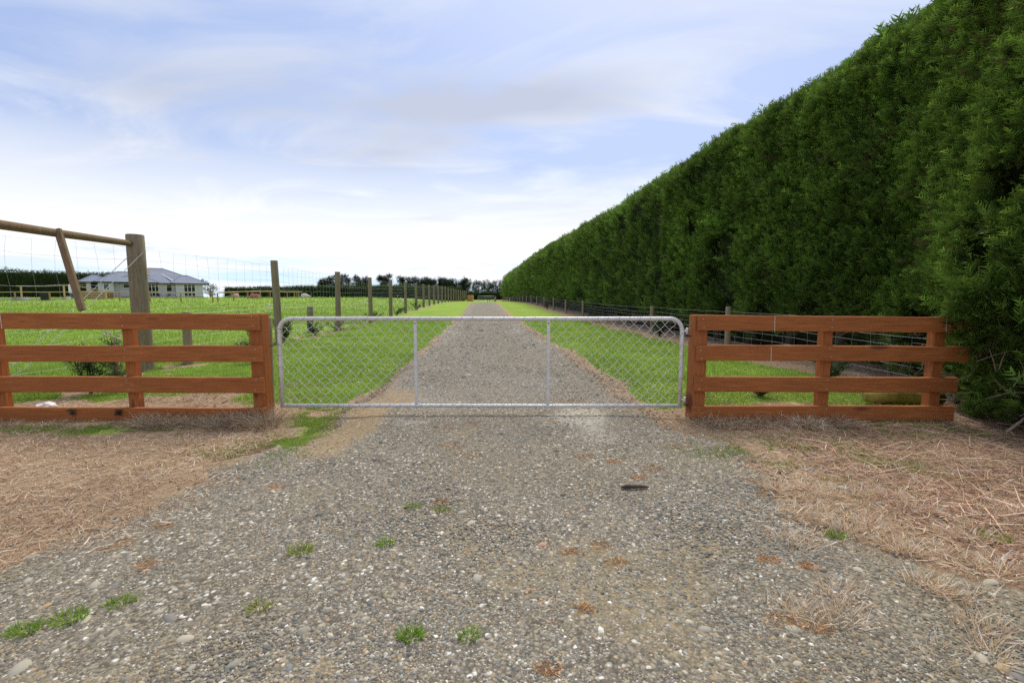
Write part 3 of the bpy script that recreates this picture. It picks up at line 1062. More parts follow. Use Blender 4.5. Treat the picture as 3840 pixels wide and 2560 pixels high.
for i in range(26):      # mown heaps behind the left fence and along the drive edges
    y = random.uniform(5.0, 6.4); x = random.uniform(-4.6, -2.4)
    parts.append(tussock(x, y, 70, 0.13, 0.0045, 0.2, 2.0, 0.85, 0.05, droop=0.8))
for i in range(16):
    y = random.uniform(4.9, 5.7); x = random.uniform(2.0, 4.6)
    parts.append(tussock(x, y, 70, 0.13, 0.0045, 0.2, 2.0, 0.7, 0.1, droop=0.8))
for i in range(46):
    y = 5.2 + 16 * random.random() ** 1.8
    x = float(edgeR(y)) + random.uniform(-0.12, 0.22)
    parts.append(tussock(x, y, 44, 0.07, 0.005, 0.13, 2.4, 0.95, 0.1, droop=0.9))
for i in range(14):
    y = 5.2 + 12 * random.random() ** 1.8
    x = float(edgeL(y)) + random.uniform(-0.2, 0.05)
    parts.append(tussock(x, y, 40, 0.06, 0.005, 0.10, 2.4, 0.9, 0.1, droop=0.9))
for i in range(26):
    y = random.uniform(7.5, 20); x = -5.05 - 0.066 * y + random.uniform(-.3, .2)
    parts.append(tussock(x, y, 40, 0.14, 0.007, 0.2, 1.6, 0.8, 0.05, droop=0.8))
straw = link('dry_straw', big_mesh('dry_straw', *join(parts)), M['straw'], kind='stuff')
straw['label'] = 'dead straw and thatch lying along the fences and drive edges'; straw['category'] = 'dry grass'

# rust coloured dead tufts on the gravel
parts = []
RUST = np.array([0.78, 0.42, 0.18])
spots = [(-1.64, 1.95, .06), (-1.92, 2.11, .07), (-0.41, 2.58, .05), (0.35, 4.35, .12), (0.55, 3.35, .07), (0.75, 3.25, .06), (1.0, 3.1, .08), (0.42, 2.1, .05), (0.28, 2.05, .05), (0.47, 1.97, .05),
         (1.18, 1.98, .05), (1.33, 1.93, .04), (1.02, 1.58, .06), (1.12, 1.55, .05), (0.28, 1.66, .035), (1.62, 2.9, .09), (1.35, 3.6, .1), (-0.6, 4.15, .12), (-0.35, 4.3, .1), (0.5, 5.3, .1),
         (-1.85, 2.3, .05), (-1.5, 2.8, .06), (0.85, 2.95, .06), (0.12, 1.36, .04), (-0.5, 3.6, .1), (-0.35, 3.4, .1), (0.72, 5.25, .09)]
for (x, y, r) in spots:
    n = 70
    a = RNG.random(n) * 6.28; q = r * np.sqrt(RNG.random(n)) * (0.6 + 0.4 * RNG.random(n))
    xx = x + np.cos(a) * q * 1.3; yy = y + np.sin(a) * q
    P3 = np.stack([xx, yy, zdrive(xx, yy) + 0.004], -1)
    tint = random.random()
    base = RUST * (1 - tint * 0.5) + np.array([0.55, 0.36, 0.16]) * tint * 0.5
    c = base * (0.6 + 0.7 * RNG.random((n, 1)))
    parts.append(blades(P3, flatdir(n, 0.2), 0.02 + 0.02 * RNG.random(n), 0.003 * np.ones(n), c * 0.8, c, 0.2, 2))
rustm = link('rusty_dead_tufts', big_mesh('rusty_dead_tufts', *join(parts)), M['straw'], kind='stuff')
rustm['label'] = 'orange brown dead moss tufts scattered over the gravel'; rustm['category'] = 'dead moss'


def tuft(x, y, n, h, rad, label, yellow=0.0, flat=0.9):
    a = RNG.random(n) * 6.28; r = rad * np.sqrt(RNG.random(n)) * 0.6
    xx = np.cos(a) * r * 1.4; yy = np.sin(a) * r
    P3 = np.stack([xx, yy, np.zeros(n)], -1)
    d = np.stack([np.cos(a) * flat * RNG.random(n), np.sin(a) * flat * RNG.random(n), np.ones(n) * 0.6], -1)
    d /= np.linalg.norm(d, axis=1, keepdims=True)
    v = 0.7 + 0.6 * RNG.random((n, 1))
    c1 = (np.array([0.30, 0.46, 0.07]) * (1 - yellow) + np.array([0.48, 0.42, 0.12]) * yellow) * v
    o = link('grass_tuft', big_mesh('grass_tuft', *blades(P3, d, h * (0.5 + 0.7 * RNG.random(n)), 0.0035 * np.ones(n), c1 * 0.7, c1, 0.4, 2)), M['grass'])
    o.location = (x, y, float(zdrive(x, y)))
    o['label'] = label; o['category'] = 'grass tuft'; o['group'] = 'green tufts growing in the gravel'
    return o


tuft(-0.36, 1.51, 150, 0.045, 0.05, 'bright green grass tuft at the bottom of the picture, left of centre')
tuft(-0.15, 1.51, 70, 0.04, 0.04, 'small leafy green tuft at the bottom centre of the gravel')
tuft(-1.0, 2.05, 130, 0.05, 0.06, 'spiky yellow green tuft alone in the gravel left of centre', 0.35)
tuft(-1.76, 1.54, 150, 0.04, 0.06, 'green tuft nearest the left bottom corner, first of a line of three')
tuft(-1.66, 1.60, 170, 0.04, 0.07, 'middle green tuft of the line of three at lower left')
tuft(-1.54, 1.69, 130, 0.035, 0.06, 'last green tuft of the line of three, farthest from the left edge')
tuft(1.65, 2.21, 150, 0.045, 0.05, 'round dark green tuft among the dry grass on the right')
tuft(-0.62, 2.12, 90, 0.04, 0.045, 'little green tuft in the dark gravel left of the drive centre')
tuft(-0.57, 2.52, 70, 0.035, 0.05, 'thin green tuft in the gravel beside the straw coloured patch', 0.2)
tuft(-0.40, 2.48, 80, 0.03, 0.06, 'yellow green tuft just below the straw coloured patch', 0.45)
tuft(-0.98, 1.66, 80, 0.04, 0.05, 'straggly yellowing tuft below the spiky one at lower left', 0.5)
tuft(2.62, 1.72, 200, 0.06, 0.12, 'yellow green tuft at the right edge near the bottom corner', 0.3)
tuft(2.46, 2.22, 110, 0.04, 0.08, 'green tuft in the straw at the right edge of the picture')
# looser green in front of the gate, left
parts = []
n = 9000
y = RNG.uniform(3.55, 5.0, n); x = -1.93 - 0.25 * (y - 4.2) + RNG.normal(0, 0.12, n)
k = (fbm(x * 5, y * 5, 61, 3) > 0.47)
x, y = x[k], y[k]; n = len(x)
c0, c1 = green_cols(n, x, y)
parts.append(blades(np.stack([x, y, zg(x, y)], -1), updir(n, 0.6), 0.03 + 0.03 * RNG.random(n), 0.004 * np.ones(n), c0, c1, 0.3))
for cx, cy, sx, sy, nn in ((-4.0, 4.18, 0.7, 0.12, 3500), (1.75, 3.45, 0.25, 0.12, 900), (2.35, 3.55, 0.45, 0.28, 2600), (2.6, 3.15, 0.4, 0.2, 1500), (-2.05, 3.5, 0.3, 0.25, 1500), (4.0, 4.1, 0.5, 0.15, 1500), (3.75, 4.33, 0.25, 0.06, 700)):
    x = RNG.normal(cx, sx, nn); y = RNG.normal(cy, sy, nn)
    k = fbm(x * 4, y * 4, 63, 3) > 0.5
    x, y = x[k], y[k]; n = len(x)
    c0, c1 = green_cols(n, x, y, 0.8)
    parts.append(blades(np.stack([x, y, zg(x, y)], -1), updir(n, 0.8), 0.03 + 0.035 * RNG.random(n), 0.005 * np.ones(n), c0, c1, 0.4))
moss = link('sparse_green_growth', big_mesh('sparse_green_growth', *join(parts)), M['grass'], kind='stuff')
moss['label'] = 'sparse low green growth between the straw in front of the fences'; moss['category'] = 'grass'


# ---------------------------------------------------------------- board fences beside the gate
def rail(x0, x1, yf, z0, z1, parent, bow=0.0, tilt=0.0, thick=0.045):
    L = x1 - x0
    nseg = 12
    vs, fs = [], []
    rq = random.Random(int(x0 * 100 + z0 * 1000))
    for i in range(nseg + 1):
        t = i / nseg
        x = -L / 2 + L * t
        dz = bow * math.sin(math.pi * t) + tilt * (t - 0.5) + rq.uniform(-.0025, .0025)
        dy = rq.uniform(-.003, .003)
        h = (z1 - z0) / 2
        e = 0.006
        for (yy, zz) in ((0, -h + e), (e, -h), (thick - e, -h), (thick, -h + e), (thick, h - e), (thick - e, h), (e, h), (0, h - e)):
            vs.append((x, yy + dy, zz + dz + rq.uniform(-.0012, .0012)))
    for i in range(nseg):
        for k in range(8):
            l = (k + 1) % 8
            fs.append((i * 8 + k, (i + 1) * 8 + k, (i + 1) * 8 + l, i * 8 + l))
    fs.append(tuple(range(8)))
    fs.append(tuple(nseg * 8 + k for k in range(7, -1, -1)))
    me_ = bpy.data.meshes.new('rail'); me_.from_pydata(vs, [], fs); me_.update()
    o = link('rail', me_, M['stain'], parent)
    o.location = ((x0 + x1) / 2, yf, (z0 + z1) / 2)
    return o


def sq_post(x0, x1, y0, y1, z1, parent, leanx=0.0, label=None):
    w, d = x1 - x0, y1 - y0
    rq = random.Random(int(x0 * 77))
    e = 0.012
    vs, fs = [], []
    zs = [-0.12, 0.3, 0.7, z1 - 0.012, z1]
    for i, z in enumerate(zs):
        s_ = 0.93 if i == len(zs) - 1 else 1.0
        for (a, b) in ((-w / 2 + e, -d / 2), (w / 2 - e, -d / 2), (w / 2, -d / 2 + e), (w / 2, d / 2 - e), (w / 2 - e, d / 2), (-w / 2 + e, d / 2), (-w / 2, d / 2 - e), (-w / 2, -d / 2 + e)):
            # grain runs along local X of the material, so model the post lying and stand it up
            vs.append((z, b * s_ + rq.uniform(-.002, .002), -(a * s_ + leanx * z + rq.uniform(-.002, .002))))
    for i in range(len(zs) - 1):
        for k in range(8):
            l = (k + 1) % 8
            fs.append((i * 8 + k, i * 8 + l, (i + 1) * 8 + l, (i + 1) * 8 + k))
    fs.append(tuple((len(zs) - 1) * 8 + k for k in range(8)))
    me_ = bpy.data.meshes.new('post'); me_.from_pydata(vs, [], fs); me_.update()
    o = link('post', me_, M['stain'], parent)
    o.location = ((x0 + x1) / 2, (y0 + y1) / 2, 0)
    o.rotation_euler = (0, -math.pi / 2, 0)
    if label:
        o['label'] = label
    return o


nail_me = MB().tube([(0, 0.004, 0), (0, -0.003, 0)], 0.006, 7).mesh('nail')
nail_me.materials.append(M['nail'])


def nails(parent, xs, zs, yf):
    for x in xs:
        for (a, b) in zs:
            for z in (a + 0.035, b - 0.035):
                o = link('nail', nail_me, None, parent)
                o.location = (x + random.uniform(-.015, .015), yf, z + random.uniform(-.01, .01))


FY = 4.5
fl = thing('board_fence', 'orange brown four rail timber fence left of the gate', 'fence')
ZL = [(0.896, 1.056), (0.577, 0.740), (0.262, 0.420), (-0.045, 0.108)]
for i, (a, b) in enumerate(ZL):
    rail(-6.6, (-2.515, -2.50, -2.495, -2.48)[i], FY, a, b, fl, bow=(0.004, -0.003, 0.002, 0)[i], tilt=-0.012)
sq_post(-2.64, -2.50, FY + 0.055, FY + 0.20, 1.052, fl, -0.005)
sq_post(-3.91, -3.805, FY + 0.055, FY + 0.145, 1.0, fl, -0.012)
sq_post(-5.30, -5.16, FY + 0.055, FY + 0.145, 1.0, fl, -0.02)
nails(fl, (-2.565, -3.86, -5.22), ZL, FY)
MB().bar((-5.05, FY - 0.0015, 0.905), (-5.055, FY - 0.0015, 1.05), 0.006, 0.002, (0, 1, 0)).build('chalk_line', M['twine'], fl)

fr = thing('board_fence', 'orange brown four rail timber fence between the gate and the tall hedge', 'fence')
ZR = [(0.877, 1.032), (0.577, 0.732), (0.268, 0.420), (-0.028, 0.122)]
for i, (a, b) in enumerate(ZR):
    rail((1.85, 1.845, 1.835, 1.825)[i], (4.62, 4.56, 4.47, 4.46)[i], FY, a, b, fr, bow=(-0.004, 0.003, -0.003, 0.004)[i], tilt=(-0.022, -0.016, -0.012, 0.0)[i])
sq_post(1.82, 1.965, FY + 0.055, FY + 0.20, 1.037, fr, 0.004)
sq_post(3.115, 3.225, FY + 0.055, FY + 0.14, 1.0, fr, 0.004)
sq_post(4.235, 4.36, FY + 0.055, FY + 0.145, 0.98, fr, 0.004)
nails(fr, (1.89, 3.17, 4.29), ZR, FY)
for x, i in ((2.60, 0), (2.58, 1), (4.30, 0)):
    MB().bar((x, FY - 0.0035, ZR[i][0] + 0.004), (x - 0.004, FY - 0.0035, ZR[i][1] - 0.004), 0.005, 0.002, (0, 1, 0)).build('chalk_line', M['twine'], fr)

# ---------------------------------------------------------------- the pipe gate
GY_ = 4.63
gate = thing('field_gate', 'galvanised pipe farm gate with chain link mesh, closed across the drive', 'gate', (0, GY_, 0))
gx0, gx1, gz0, gz1 = -2.375, 1.735, 0.098, 0.998
R_ = 0.125


def arc(cx, cz, r, a0, a1, n=8):
    return [(cx + r * math.cos(a0 + (a1 - a0) * i / n), 0, cz + r * math.sin(a0 + (a1 - a0) * i / n)) for i in range(n + 1)]


path = [(gx0, 0, gz0 - 0.02), (gx0, 0, 0.5)] + arc(gx0 + R_, gz1 - R_, R_, math.pi, math.pi / 2) + [(-1.2, 0, gz1 + .002), (0, 0, gz1 - .002), (1.0, 0, gz1)] + arc(gx1 - R_, gz1 - R_, R_, math.pi / 2, 0) + [(gx1, 0, 0.5), (gx1, 0, gz0 - 0.02)]
MB().tube(path, 0.0205, 14).build('pipe_frame', M['galv'], gate, True)
MB().tube([(gx0, 0, gz0), (-1, 0, gz0 + .002), (0.3, 0, gz0 - .002), (gx1, 0, gz0)], 0.0190, 14).build('bottom_pipe', M['galv'], gate, True)
for x in (-0.985, 0.372):
    MB().box(x - 0.016, x + 0.016, -0.014, 0.010, gz0 + 0.018, gz1 - 0.018).build('upright', M['galv'], gate, bevel=0.004)
    MB().tube([(x, -0.012, gz1 - 0.045), (x, -0.020, gz1 - 0.045)], 0.006, 8).build('bolt', M['rust'], gate)
# chain link: one zig zag wire per column, hooked into its neighbours
mb = MB()
pitch = 0.1055
half = pitch / 2
ncol = int((gx1 - gx0 - 0.05) / half)
nrow = 17
dz = (gz1 - gz0) / nrow
rq = random.Random(3)
offs = {}


def knot(i, j):
    if (i, j) not in offs:
        e = 0.012 if 0 < j < nrow else 0
        offs[(i, j)] = (rq.gauss(0, e * 0.35), rq.gauss(0, 0.004), rq.gauss(0, e * 0.4))
    return offs[(i, j)]


for i in range(ncol):
    pts = []
    for j in range(nrow + 1):
        side = (j + i) % 2
        kx = i + side
        x = gx0 + 0.03 + kx * half
        o = knot(kx, j)
        z = gz0 + j * dz
        sag = -0.008 * math.sin(math.pi * j / nrow)
        x = min(max(x + o[0], gx0 + 0.012), gx1 - 0.012)
        yy = (0.0035 if side else -0.0035) + o[1] - 0.004
        pts.append((x, yy, z + o[2] + sag))
        if 0 < j < nrow:      # short vertical bend where two wires hook
            pts[-1] = (x, yy, z + o[2] + sag - 0.004)
            pts.append((x, yy, z + o[2] + sag + 0.004))
    mb.tube(pts, 0.0023, 5, False)
mb.build('chain_link_mesh', M['mesh_wire'], gate, True, kind='stuff')
# lacing wire wound round the pipes
mb = MB()
for (xa, xb, zz, rr) in ((gx0 + 0.14, gx1 - 0.14, gz1, 0.0222), (gx0 + 0.03, gx1 - 0.03, gz0, 0.0207)):
    n = int((xb - xa) / pitch)
    pts = []
    for k in range(n * 10 + 1):
        a = 2 * math.pi * k / 10
        # quick diagonal over the front, back again behind
        pts.append((xa + (xb - xa) * k / (n * 10) + 0.018 * math.cos(a), -rr * math.cos(a), zz + rr * math.sin(a)))
    mb.tube(pts, 0.0019, 4, False)
for xx in (gx0, gx1):
    pts = []
    for k in range(6 * 10 + 1):
        a = 2 * math.pi * k / 10
        pts.append((xx + 0.0245 * math.sin(a), -0.0245 * math.cos(a), 0.13 + 0.7 * k / 60 + 0.03 * math.cos(a)))
    mb.tube(pts, 0.0019, 4, False)
mb.build('lacing_wire', M['wire'], gate, True)
for z in (0.87, 0.155):
    h = MB()
    h.tube([(gx1 + 0.022, 0, z + 0.0), (gx1 + 0.05, 0.0, z)], 0.008, 8)
    h.tube([(gx1 + 0.05, 0, z - 0.03), (gx1 + 0.05, 0, z + 0.035)], 0.013, 10)
    h.build('hinge', M['galv'], gate, True)
    MB().tube([(gx1 + 0.05, 0, z - 0.01), (gx1 + 0.05, 0, z - 0.045), (gx1 + 0.09, 0.0, z - 0.05), (1.87, 0.0, z - 0.05)], 0.009, 8).build('gudgeon', M['rust'], gate, True)
for z in (0.90, 0.73):
    MB().tube([(gx0 + 0.026 * math.cos(a), 0.026 * math.sin(a), z) for a in [k * math.pi / 6 for k in range(12)]], 0.004, 5, False, True).build('clamp_ring', M['wire'], gate, True)
for k in range(4):
    cx = gx0 - 0.03 - 0.024 * k
    MB().tube([(cx + 0.017 * math.cos(a), (0.008 * math.sin(a) if k % 2 else 0), 0.735 - 0.006 * k + (0 if k % 2 else 0.009 * math.sin(a))) for a in [q * math.pi / 6 for q in range(12)]], 0.003, 5, False, True).build('chain_link', M['rust'], gate, True)

# ---------------------------------------------------------------- tall mesh (deer) fence on the left
deer = thing('mesh_fence', 'tall wire mesh stock fence with round posts along the left of the drive', 'fence')


def deer_x(y):
    return -5.12 - 0.066 * y - (0.28 * max(0, (9.5 - y)) / 2.2 if y < 9.5 else 0) + (0.0009 * (y - 45) ** 2 if y > 45 else 0)


STR_X, STR_Y = -5.94, 7.3
deer_ys = [11.45, 16.2, 21.0, 25.6, 30.6, 35.7, 40.2, 44.6, 48.9, 53.1, 57.2, 61.2, 65, 68.7, 72.3, 75.8, 79.2, 82.5, 85.7, 88.8, 91.8]
o = link('post', post_mesh('post', 2.17, 0.122, seed=1, n=20, taper=0.05), M['post'], deer)
o.location = (STR_X, STR_Y, float(zg(STR_X, STR_Y))); o['label'] = 'thick corner strainer post with brace rail'
o = link('post', post_mesh('post', 2.17, 0.115, seed=2, n=16), M['post'], deer)
o.location = (STR_X, 4.25, float(zg(STR_X, 4.25)))
pm = [post_mesh('post', 2.10, 0.098, seed=10 + k, n=14, taper=0.08) for k in range(5)]
for me_ in pm:
    me_.materials.append(M['post'])
for i, y in enumerate(deer_ys):
    o = link('post', pm[i % 5], None, deer)
    x = deer_x(y)
    o.location = (x, y, float(zg(x, y)))
    s_ = random.uniform(0.97, 1.0)
    o.scale = (random.uniform(0.92, 1.05), random.uniform(0.92, 1.05), s_)
    o.rotation_euler = (random.uniform(-.012, .012), random.uniform(-.012, .012), random.uniform(0, 6.28))
# brace rail, hanging batten, stay wires
zb = 2.07
pts = [(STR_X + 0.01, 4.3, 2.02), (STR_X + 0.015, 5.0, 2.055), (STR_X + 0.01, 6.0, 2.05), (STR_X, 7.05, 2.055), (STR_X, 7.2, 2.055)]
br = MB().tube(pts, [0.058, 0.057, 0.053, 0.047, 0.044], 14).build('brace_rail', M['brace'], deer, True)
MB().bar((-5.90, 6.02, 2.10), (-5.56, 5.9, 1.05), 0.075, 0.05, (0.2, -1, 0)).build('hanging_batten', M['brace'], deer, bevel=0.006, label='loose grey batten hanging from the brace rail')
mb = MB()
mb.tube([(STR_X + 0.125, STR_Y - 0.02, 1.93), (-5.84, 5.4, 0.36), (-5.83, 4.35, -0.02)], 0.005, 6, False)
mb.tube([(STR_X - 0.02, STR_Y - 0.13, 1.86), (-5.98, 5.4, 0.40), (-5.97, 4.35, 0.10)], 0.005, 6, False)
mb.build('stay_wire', M['wire'], deer, True)
# netting
mb = MB()
HZ = [0.10, 0.27, 0.44, 0.62, 0.80, 0.99, 1.18, 1.37, 1.57, 1.77, 1.96]
runs = [(STR_X - 0.1, 4.25)] + [(STR_X - 0.1, STR_Y)] + [(deer_x(y) - 0.10, y) for y in deer_ys]


def net_x(y):
    ys = [r[1] for r in runs]; xs = [r[0] for r in runs]
    return float(np.interp(y, ys, xs))


rq = random.Random(9)
ph = [rq.uniform(0, 6) for _ in HZ]


def net_z(i, y):
    return HZ[i] + 0.012 * math.sin(y * 2.1 + ph[i]) + 0.006 * math.sin(y * 7.3 + 2 * ph[i]) + float(zg(net_x(y), y))


ysamp = list(np.arange(4.25, 16, 0.15)) + list(np.arange(16, 92, 1.2))
for i in range(len(HZ)):
    mb.tube([(net_x(y), y, net_z(i, y)) for y in ysamp], [0.0012 + 0.00005 * y for y in ysamp], 4, False)
y = 4.3
while y < 60:
    wob = rq.uniform(-.03, .03)
    pts = [(net_x(y + wob * math.sin(i * 1.7)), y + wob * math.sin(i * 1.7), net_z(i, y)) for i in range(len(HZ))]
    mb.tube(pts, 0.0011 + 0.00005 * y, 4, False)
    y += 0.3 if y < 30 else 0.6
mb.build('netting', M['wire'], deer, kind='stuff')
# offset electric wire with white pigtail brackets
mb = MB()
ew = [(-9.0, 6.5, 0.86), (-6.35, 8.8, 0.90)] + [(deer_x(yy) - 0.26, yy, 0.90 + float(zg(deer_x(yy), yy))) for yy in (11.4, 16, 21, 25.6, 30.6, 40, 55, 70)]
mb.tube(ew, [0.003] * len(ew), 4, False)
mb.build('electric_wire', M['white'], deer)
for yy in (11.45, 21.0, 30.6):
    x = deer_x(yy); z = 0.90 + float(zg(x, yy))
    s_ = 1 + 0.02 * (yy - 11)
    pts = [(x - 0.10, yy, z - 0.03), (x - 0.2 * s_, yy - 0.02, z + 0.0), (x - 0.27 * s_, yy - 0.03, z + 0.055 * s_), (x - 0.22 * s_, yy - 0.03, z + 0.10 * s_), (x - 0.165 * s_, yy - 0.03, z + 0.06 * s_), (x - 0.20 * s_, yy - 0.035, z - 0.02), (x - 0.215 * s_, yy - 0.04, z - 0.06)]
    MB().tube(pts, 0.010 * s_, 6).build('pigtail_insulator', M['white'], deer, True)

# short old posts standing beside it
for (x, y, h, r, lab) in ((-5.72, 7.98, 0.92, 0.072, 'short grey old post behind the middle of the left board fence'),
                          (-6.84, 15.4, 0.90, 0.10, 'short weathered post in the pasture behind the left end of the gate'),
                          (-2.70, 5.0, 1.0, 0.045, 'thin grey post standing just behind the end of the left board fence')):
    o = link('old_post', post_mesh('old_post', h, r, seed=int(y * 10)), M['pale_post' if y < 9 else 'post'])
    o.location = (x, y, float(zg(x, y)))
    o.rotation_euler = (0, 0.02, 0)
    o['label'] = lab; o['category'] = 'post'

# ---------------------------------------------------------------- low wire fence under the hedge, right
wf = thing('wire_fence', 'low post and wire fence along the foot of the tall hedge', 'fence')


def wf_x(y):
    return 5.58 - 0.066 * y


wys = [5.6, 10.3, 14.9, 25.2, 30.4, 35.5, 40.8, 46.3, 51.6, 57, 62, 67, 72, 77, 82, 87, 92, 97, 102, 107, 112, 117]
pm = [post_mesh('post', 0.93, 0.066, seed=60 + k, n=10) for k in range(4)]
for me_ in pm:
    me_.materials.append(M['pale_post'])
for i, y in enumerate(wys):
    x = wf_x(y)
    o = link('post', pm[i % 4], None, wf)
    o.location = (x, y, float(zg(x, y)))
    o.rotation_euler = (random.uniform(-.02, .02), random.uniform(-.03, .03), random.uniform(0, 6))
    o.scale = (1, 1, random.uniform(0.96, 1.05))
mb = MB()
ysamp = list(np.arange(4.7, 26, 0.5)) + list(np.arange(26, 118, 2.5))
rq = random.Random(4)
for i, z in enumerate([0.08, 0.2, 0.32, 0.45, 0.58, 0.72, 0.86]):
    sag = 0.03 if i == 5 else 0.012
    mb.tube([(wf_x(y) + 0.07, y, float(zg(wf_x(y), y)) + z - sag * abs(math.sin((y - 4.3) * math.pi / 5.15)) + rq.uniform(-.006, .006)) for y in ysamp], [0.0019 + 0.00006 * y for y in ysamp], 4, False)
y = 5.0
while y < 30:
    x = wf_x(y) + 0.07; b = float(zg(x, y))
    mb.tube([(x, y + rq.uniform(-.03, .03), b + z) for z in (0.08, 0.25, 0.42, 0.58, 0.72)], 0.0014, 4, False)
    y += 0.32
mb.build('wires', M['wire'], wf, kind='stuff')


# ---------------------------------------------------------------- hedges
def frond_proto(npair, seed):
    rq = np.random.default_rng(seed)
    V, Fm, T = [], [], []

    def tri(a, b, c, t0, t1):
        i = len(V); V.extend([a, b, c]); T.extend([t0, t0, t1]); Fm.append((i, i + 1, i + 2))
    curve = lambda t: np.array([t, 0.10 * math.sin(3 * t + seed), 0.12 * t * t])
    tri(curve(0) + [0, -0.012, 0], curve(0) + [0, 0.012, 0], curve(1.0), 0.0, 0.9)
    for i in range(npair):
        t = 0.10 + 0.85 * i / npair
        for s_ in (-1, 1):
            p = curve(t + rq.uniform(-.03, .03))
            ln = (0.42 * (1 - t) + 0.13) * rq.uniform(0.7, 1.25)
            a = rq.uniform(0.45, 0.85)
            d = np.array([math.cos(a), s_ * math.sin(a), rq.uniform(-.25, .25)]) * ln
            w = np.array([-d[1], d[0], 0]) / ln * 0.032 + np.array([0, 0, rq.uniform(-.02, .02)])
            tri(p - w, p + w, p + d, t * 0.7, min(1, t * 0.7 + 0.5))
    return np.array(V), np.array(Fm), np.array(T)


PROTOS = [frond_proto(6, k) for k in range(5)]
PROTOS_LO = [frond_proto(4, 20 + k) for k in range(4)]


def fronds(P3, D, L, base, tip, protos, rolls=None):
    n = len(P3)
    up = RNG.normal(size=(n, 3))
    s_ = np.cross(D, up); s_ /= np.linalg.norm(s_, axis=1, keepdims=True) + 1e-9
    u_ = np.cross(s_, D)
    which = RNG.integers(0, len(protos), n)
    out = []
    for k, (pv, pf, pt) in enumerate(protos):
        m = which == k
        if not m.any():
            continue
        q = m.sum()
        V = P3[m][:, None, :] + L[m][:, None, None] * (pv[None, :, 0:1] * D[m][:, None, :] + pv[None, :, 1:2] * s_[m][:, None, :] + pv[None, :, 2:3] * u_[m][:, None, :])
        Fm = (pf[None] + (np.arange(q) * len(pv))[:, None, None]).reshape(-1, 3)
        t = pt[None, :, None]
        Cc = base[m][:, None, :] * (1 - t) + tip[m][:, None, :] * t
        out.append((V.reshape(-1, 3), Fm, Cc.reshape(-1, 3)))
    return join(out)


HH = 5.40


def hx(y):
    """front face of the big hedge at ground level"""
    return 6.20 - 0.066 * y - 1.38 * S((7.2 - y) / 3.2)


def hedge_surface(y, s):
    """s in 0..1 up the face and over the shoulder -> point and outward normal (2D in x,z)"""
    H = HH + 0.10 * (fbm(y * 0.25, y * 0 + 2, 101, 3) - 0.5) * 2 - 0.12 * S((7.5 - y) / 2)
    r = 0.55
    lf = H - r
    tot = lf + r * np.pi / 2 + 1.0
    d = s * tot
    onface = d < lf
    a = np.clip((d - lf) / r, 0, np.pi / 2)
    ontop = d > lf + r * np.pi / 2
    x = np.where(onface, 0.045 * d, 0.045 * lf + r * (1 - np.cos(a))) + np.where(ontop, d - lf - r * np.pi / 2, 0)
    z = np.where(onface, d, lf + r * np.sin(a))
    nx = np.where(onface, -1.0, -np.cos(a)); nz = np.where(onface, 0.05, np.sin(a))
    return hx(y) + x, z, nx, nz


def bulge(y, z):
    return (0.18 + 0.30 * S((8.5 - y) / 3.5)) * (fbm(y * 0.8, z * 0.8, 103, 3) - 0.5) + 0.26 * (fbm(y * 2.3, z * 2.3, 105, 2) - 0.5)


hedge = thing('hedge', 'towering clipped dark green cypress hedge running along the right of the drive', 'hedge', (6, 5, 0))
HO = np.array([6.0, 5.0, 0.0])


def hedge_sprays(n, y0, y1, L0, s0=0.07, s1=0.96, power=1.0, inset=0.0, protos=PROTOS, dark=1.0):
    u = RNG.random(n)
    if power == 1.0:
        y = y0 * (y1 / y0) ** u
    else:
        a = y0 ** (1 - power); b = y1 ** (1 - power)
        y = (a + (b - a) * u) ** (1 / (1 - power))
    s = s0 + (s1 - s0) * RNG.random(n)
    x, z, nx, nz = hedge_surface(y, s)
    bl = bulge(y, z)
    hole = fbm(y * 1.3, z * 1.3, 107, 3)
    k = (RNG.random(n) < np.maximum(S((hole - 0.30) / 0.14) * 0.95 + 0.05, S((s - 0.70) / 0.08)))
    low = z < 0.5 + 0.35 * fbm(y * 1.2, y * 0, 109, 2) - 0.62 * S((5.4 - y) / 0.8)
    k &= ~(low & (RNG.random(n) < 0.85))
    y, s, x, z, nx, nz, bl = [q[k] for q in (y, s, x, z, nx, nz, bl)]
    n = len(y)
    off = bl + 0.12 * RNG.random(n) - 0.10 - inset
    zz = zg(x, y) + z
    P3 = np.stack([x + nx * off, y + RNG.normal(0, 0.02, n), zz + nz * off], -1)
    D = np.stack([nx * 0.62, np.full(n, -0.12), nz * 0.55 + 0.50], -1) + RNG.normal(0, 0.34, (n, 3))
    D /= np.linalg.norm(D, axis=1, keepdims=True)
    L = L0 * (0.55 + 0.75 * RNG.random(n)) * (0.62 + 0.055 * y)
    t = fbm(y * 0.9, z * 0.9, 111, 3)[:, None]
    hv = (0.5 + 0.75 * RNG.random((n, 1)) + 0.9 * (RNG.random((n, 1)) > 0.94)) * (0.45 + 1.1 * t)
    warm = RNG.random((n, 1))
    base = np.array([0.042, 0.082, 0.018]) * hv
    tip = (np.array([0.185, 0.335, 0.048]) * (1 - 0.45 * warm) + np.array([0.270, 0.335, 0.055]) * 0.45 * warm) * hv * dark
    brown = RNG.random(n) < 0.010 + 0.22 * S((fbm(y * 1.1, z * 1.1, 117, 3) - 0.64) / 0.08)
    tip[brown] = np.array([0.15, 0.095, 0.05])
    return fronds(P3 - HO, D, L, base, tip, protos)


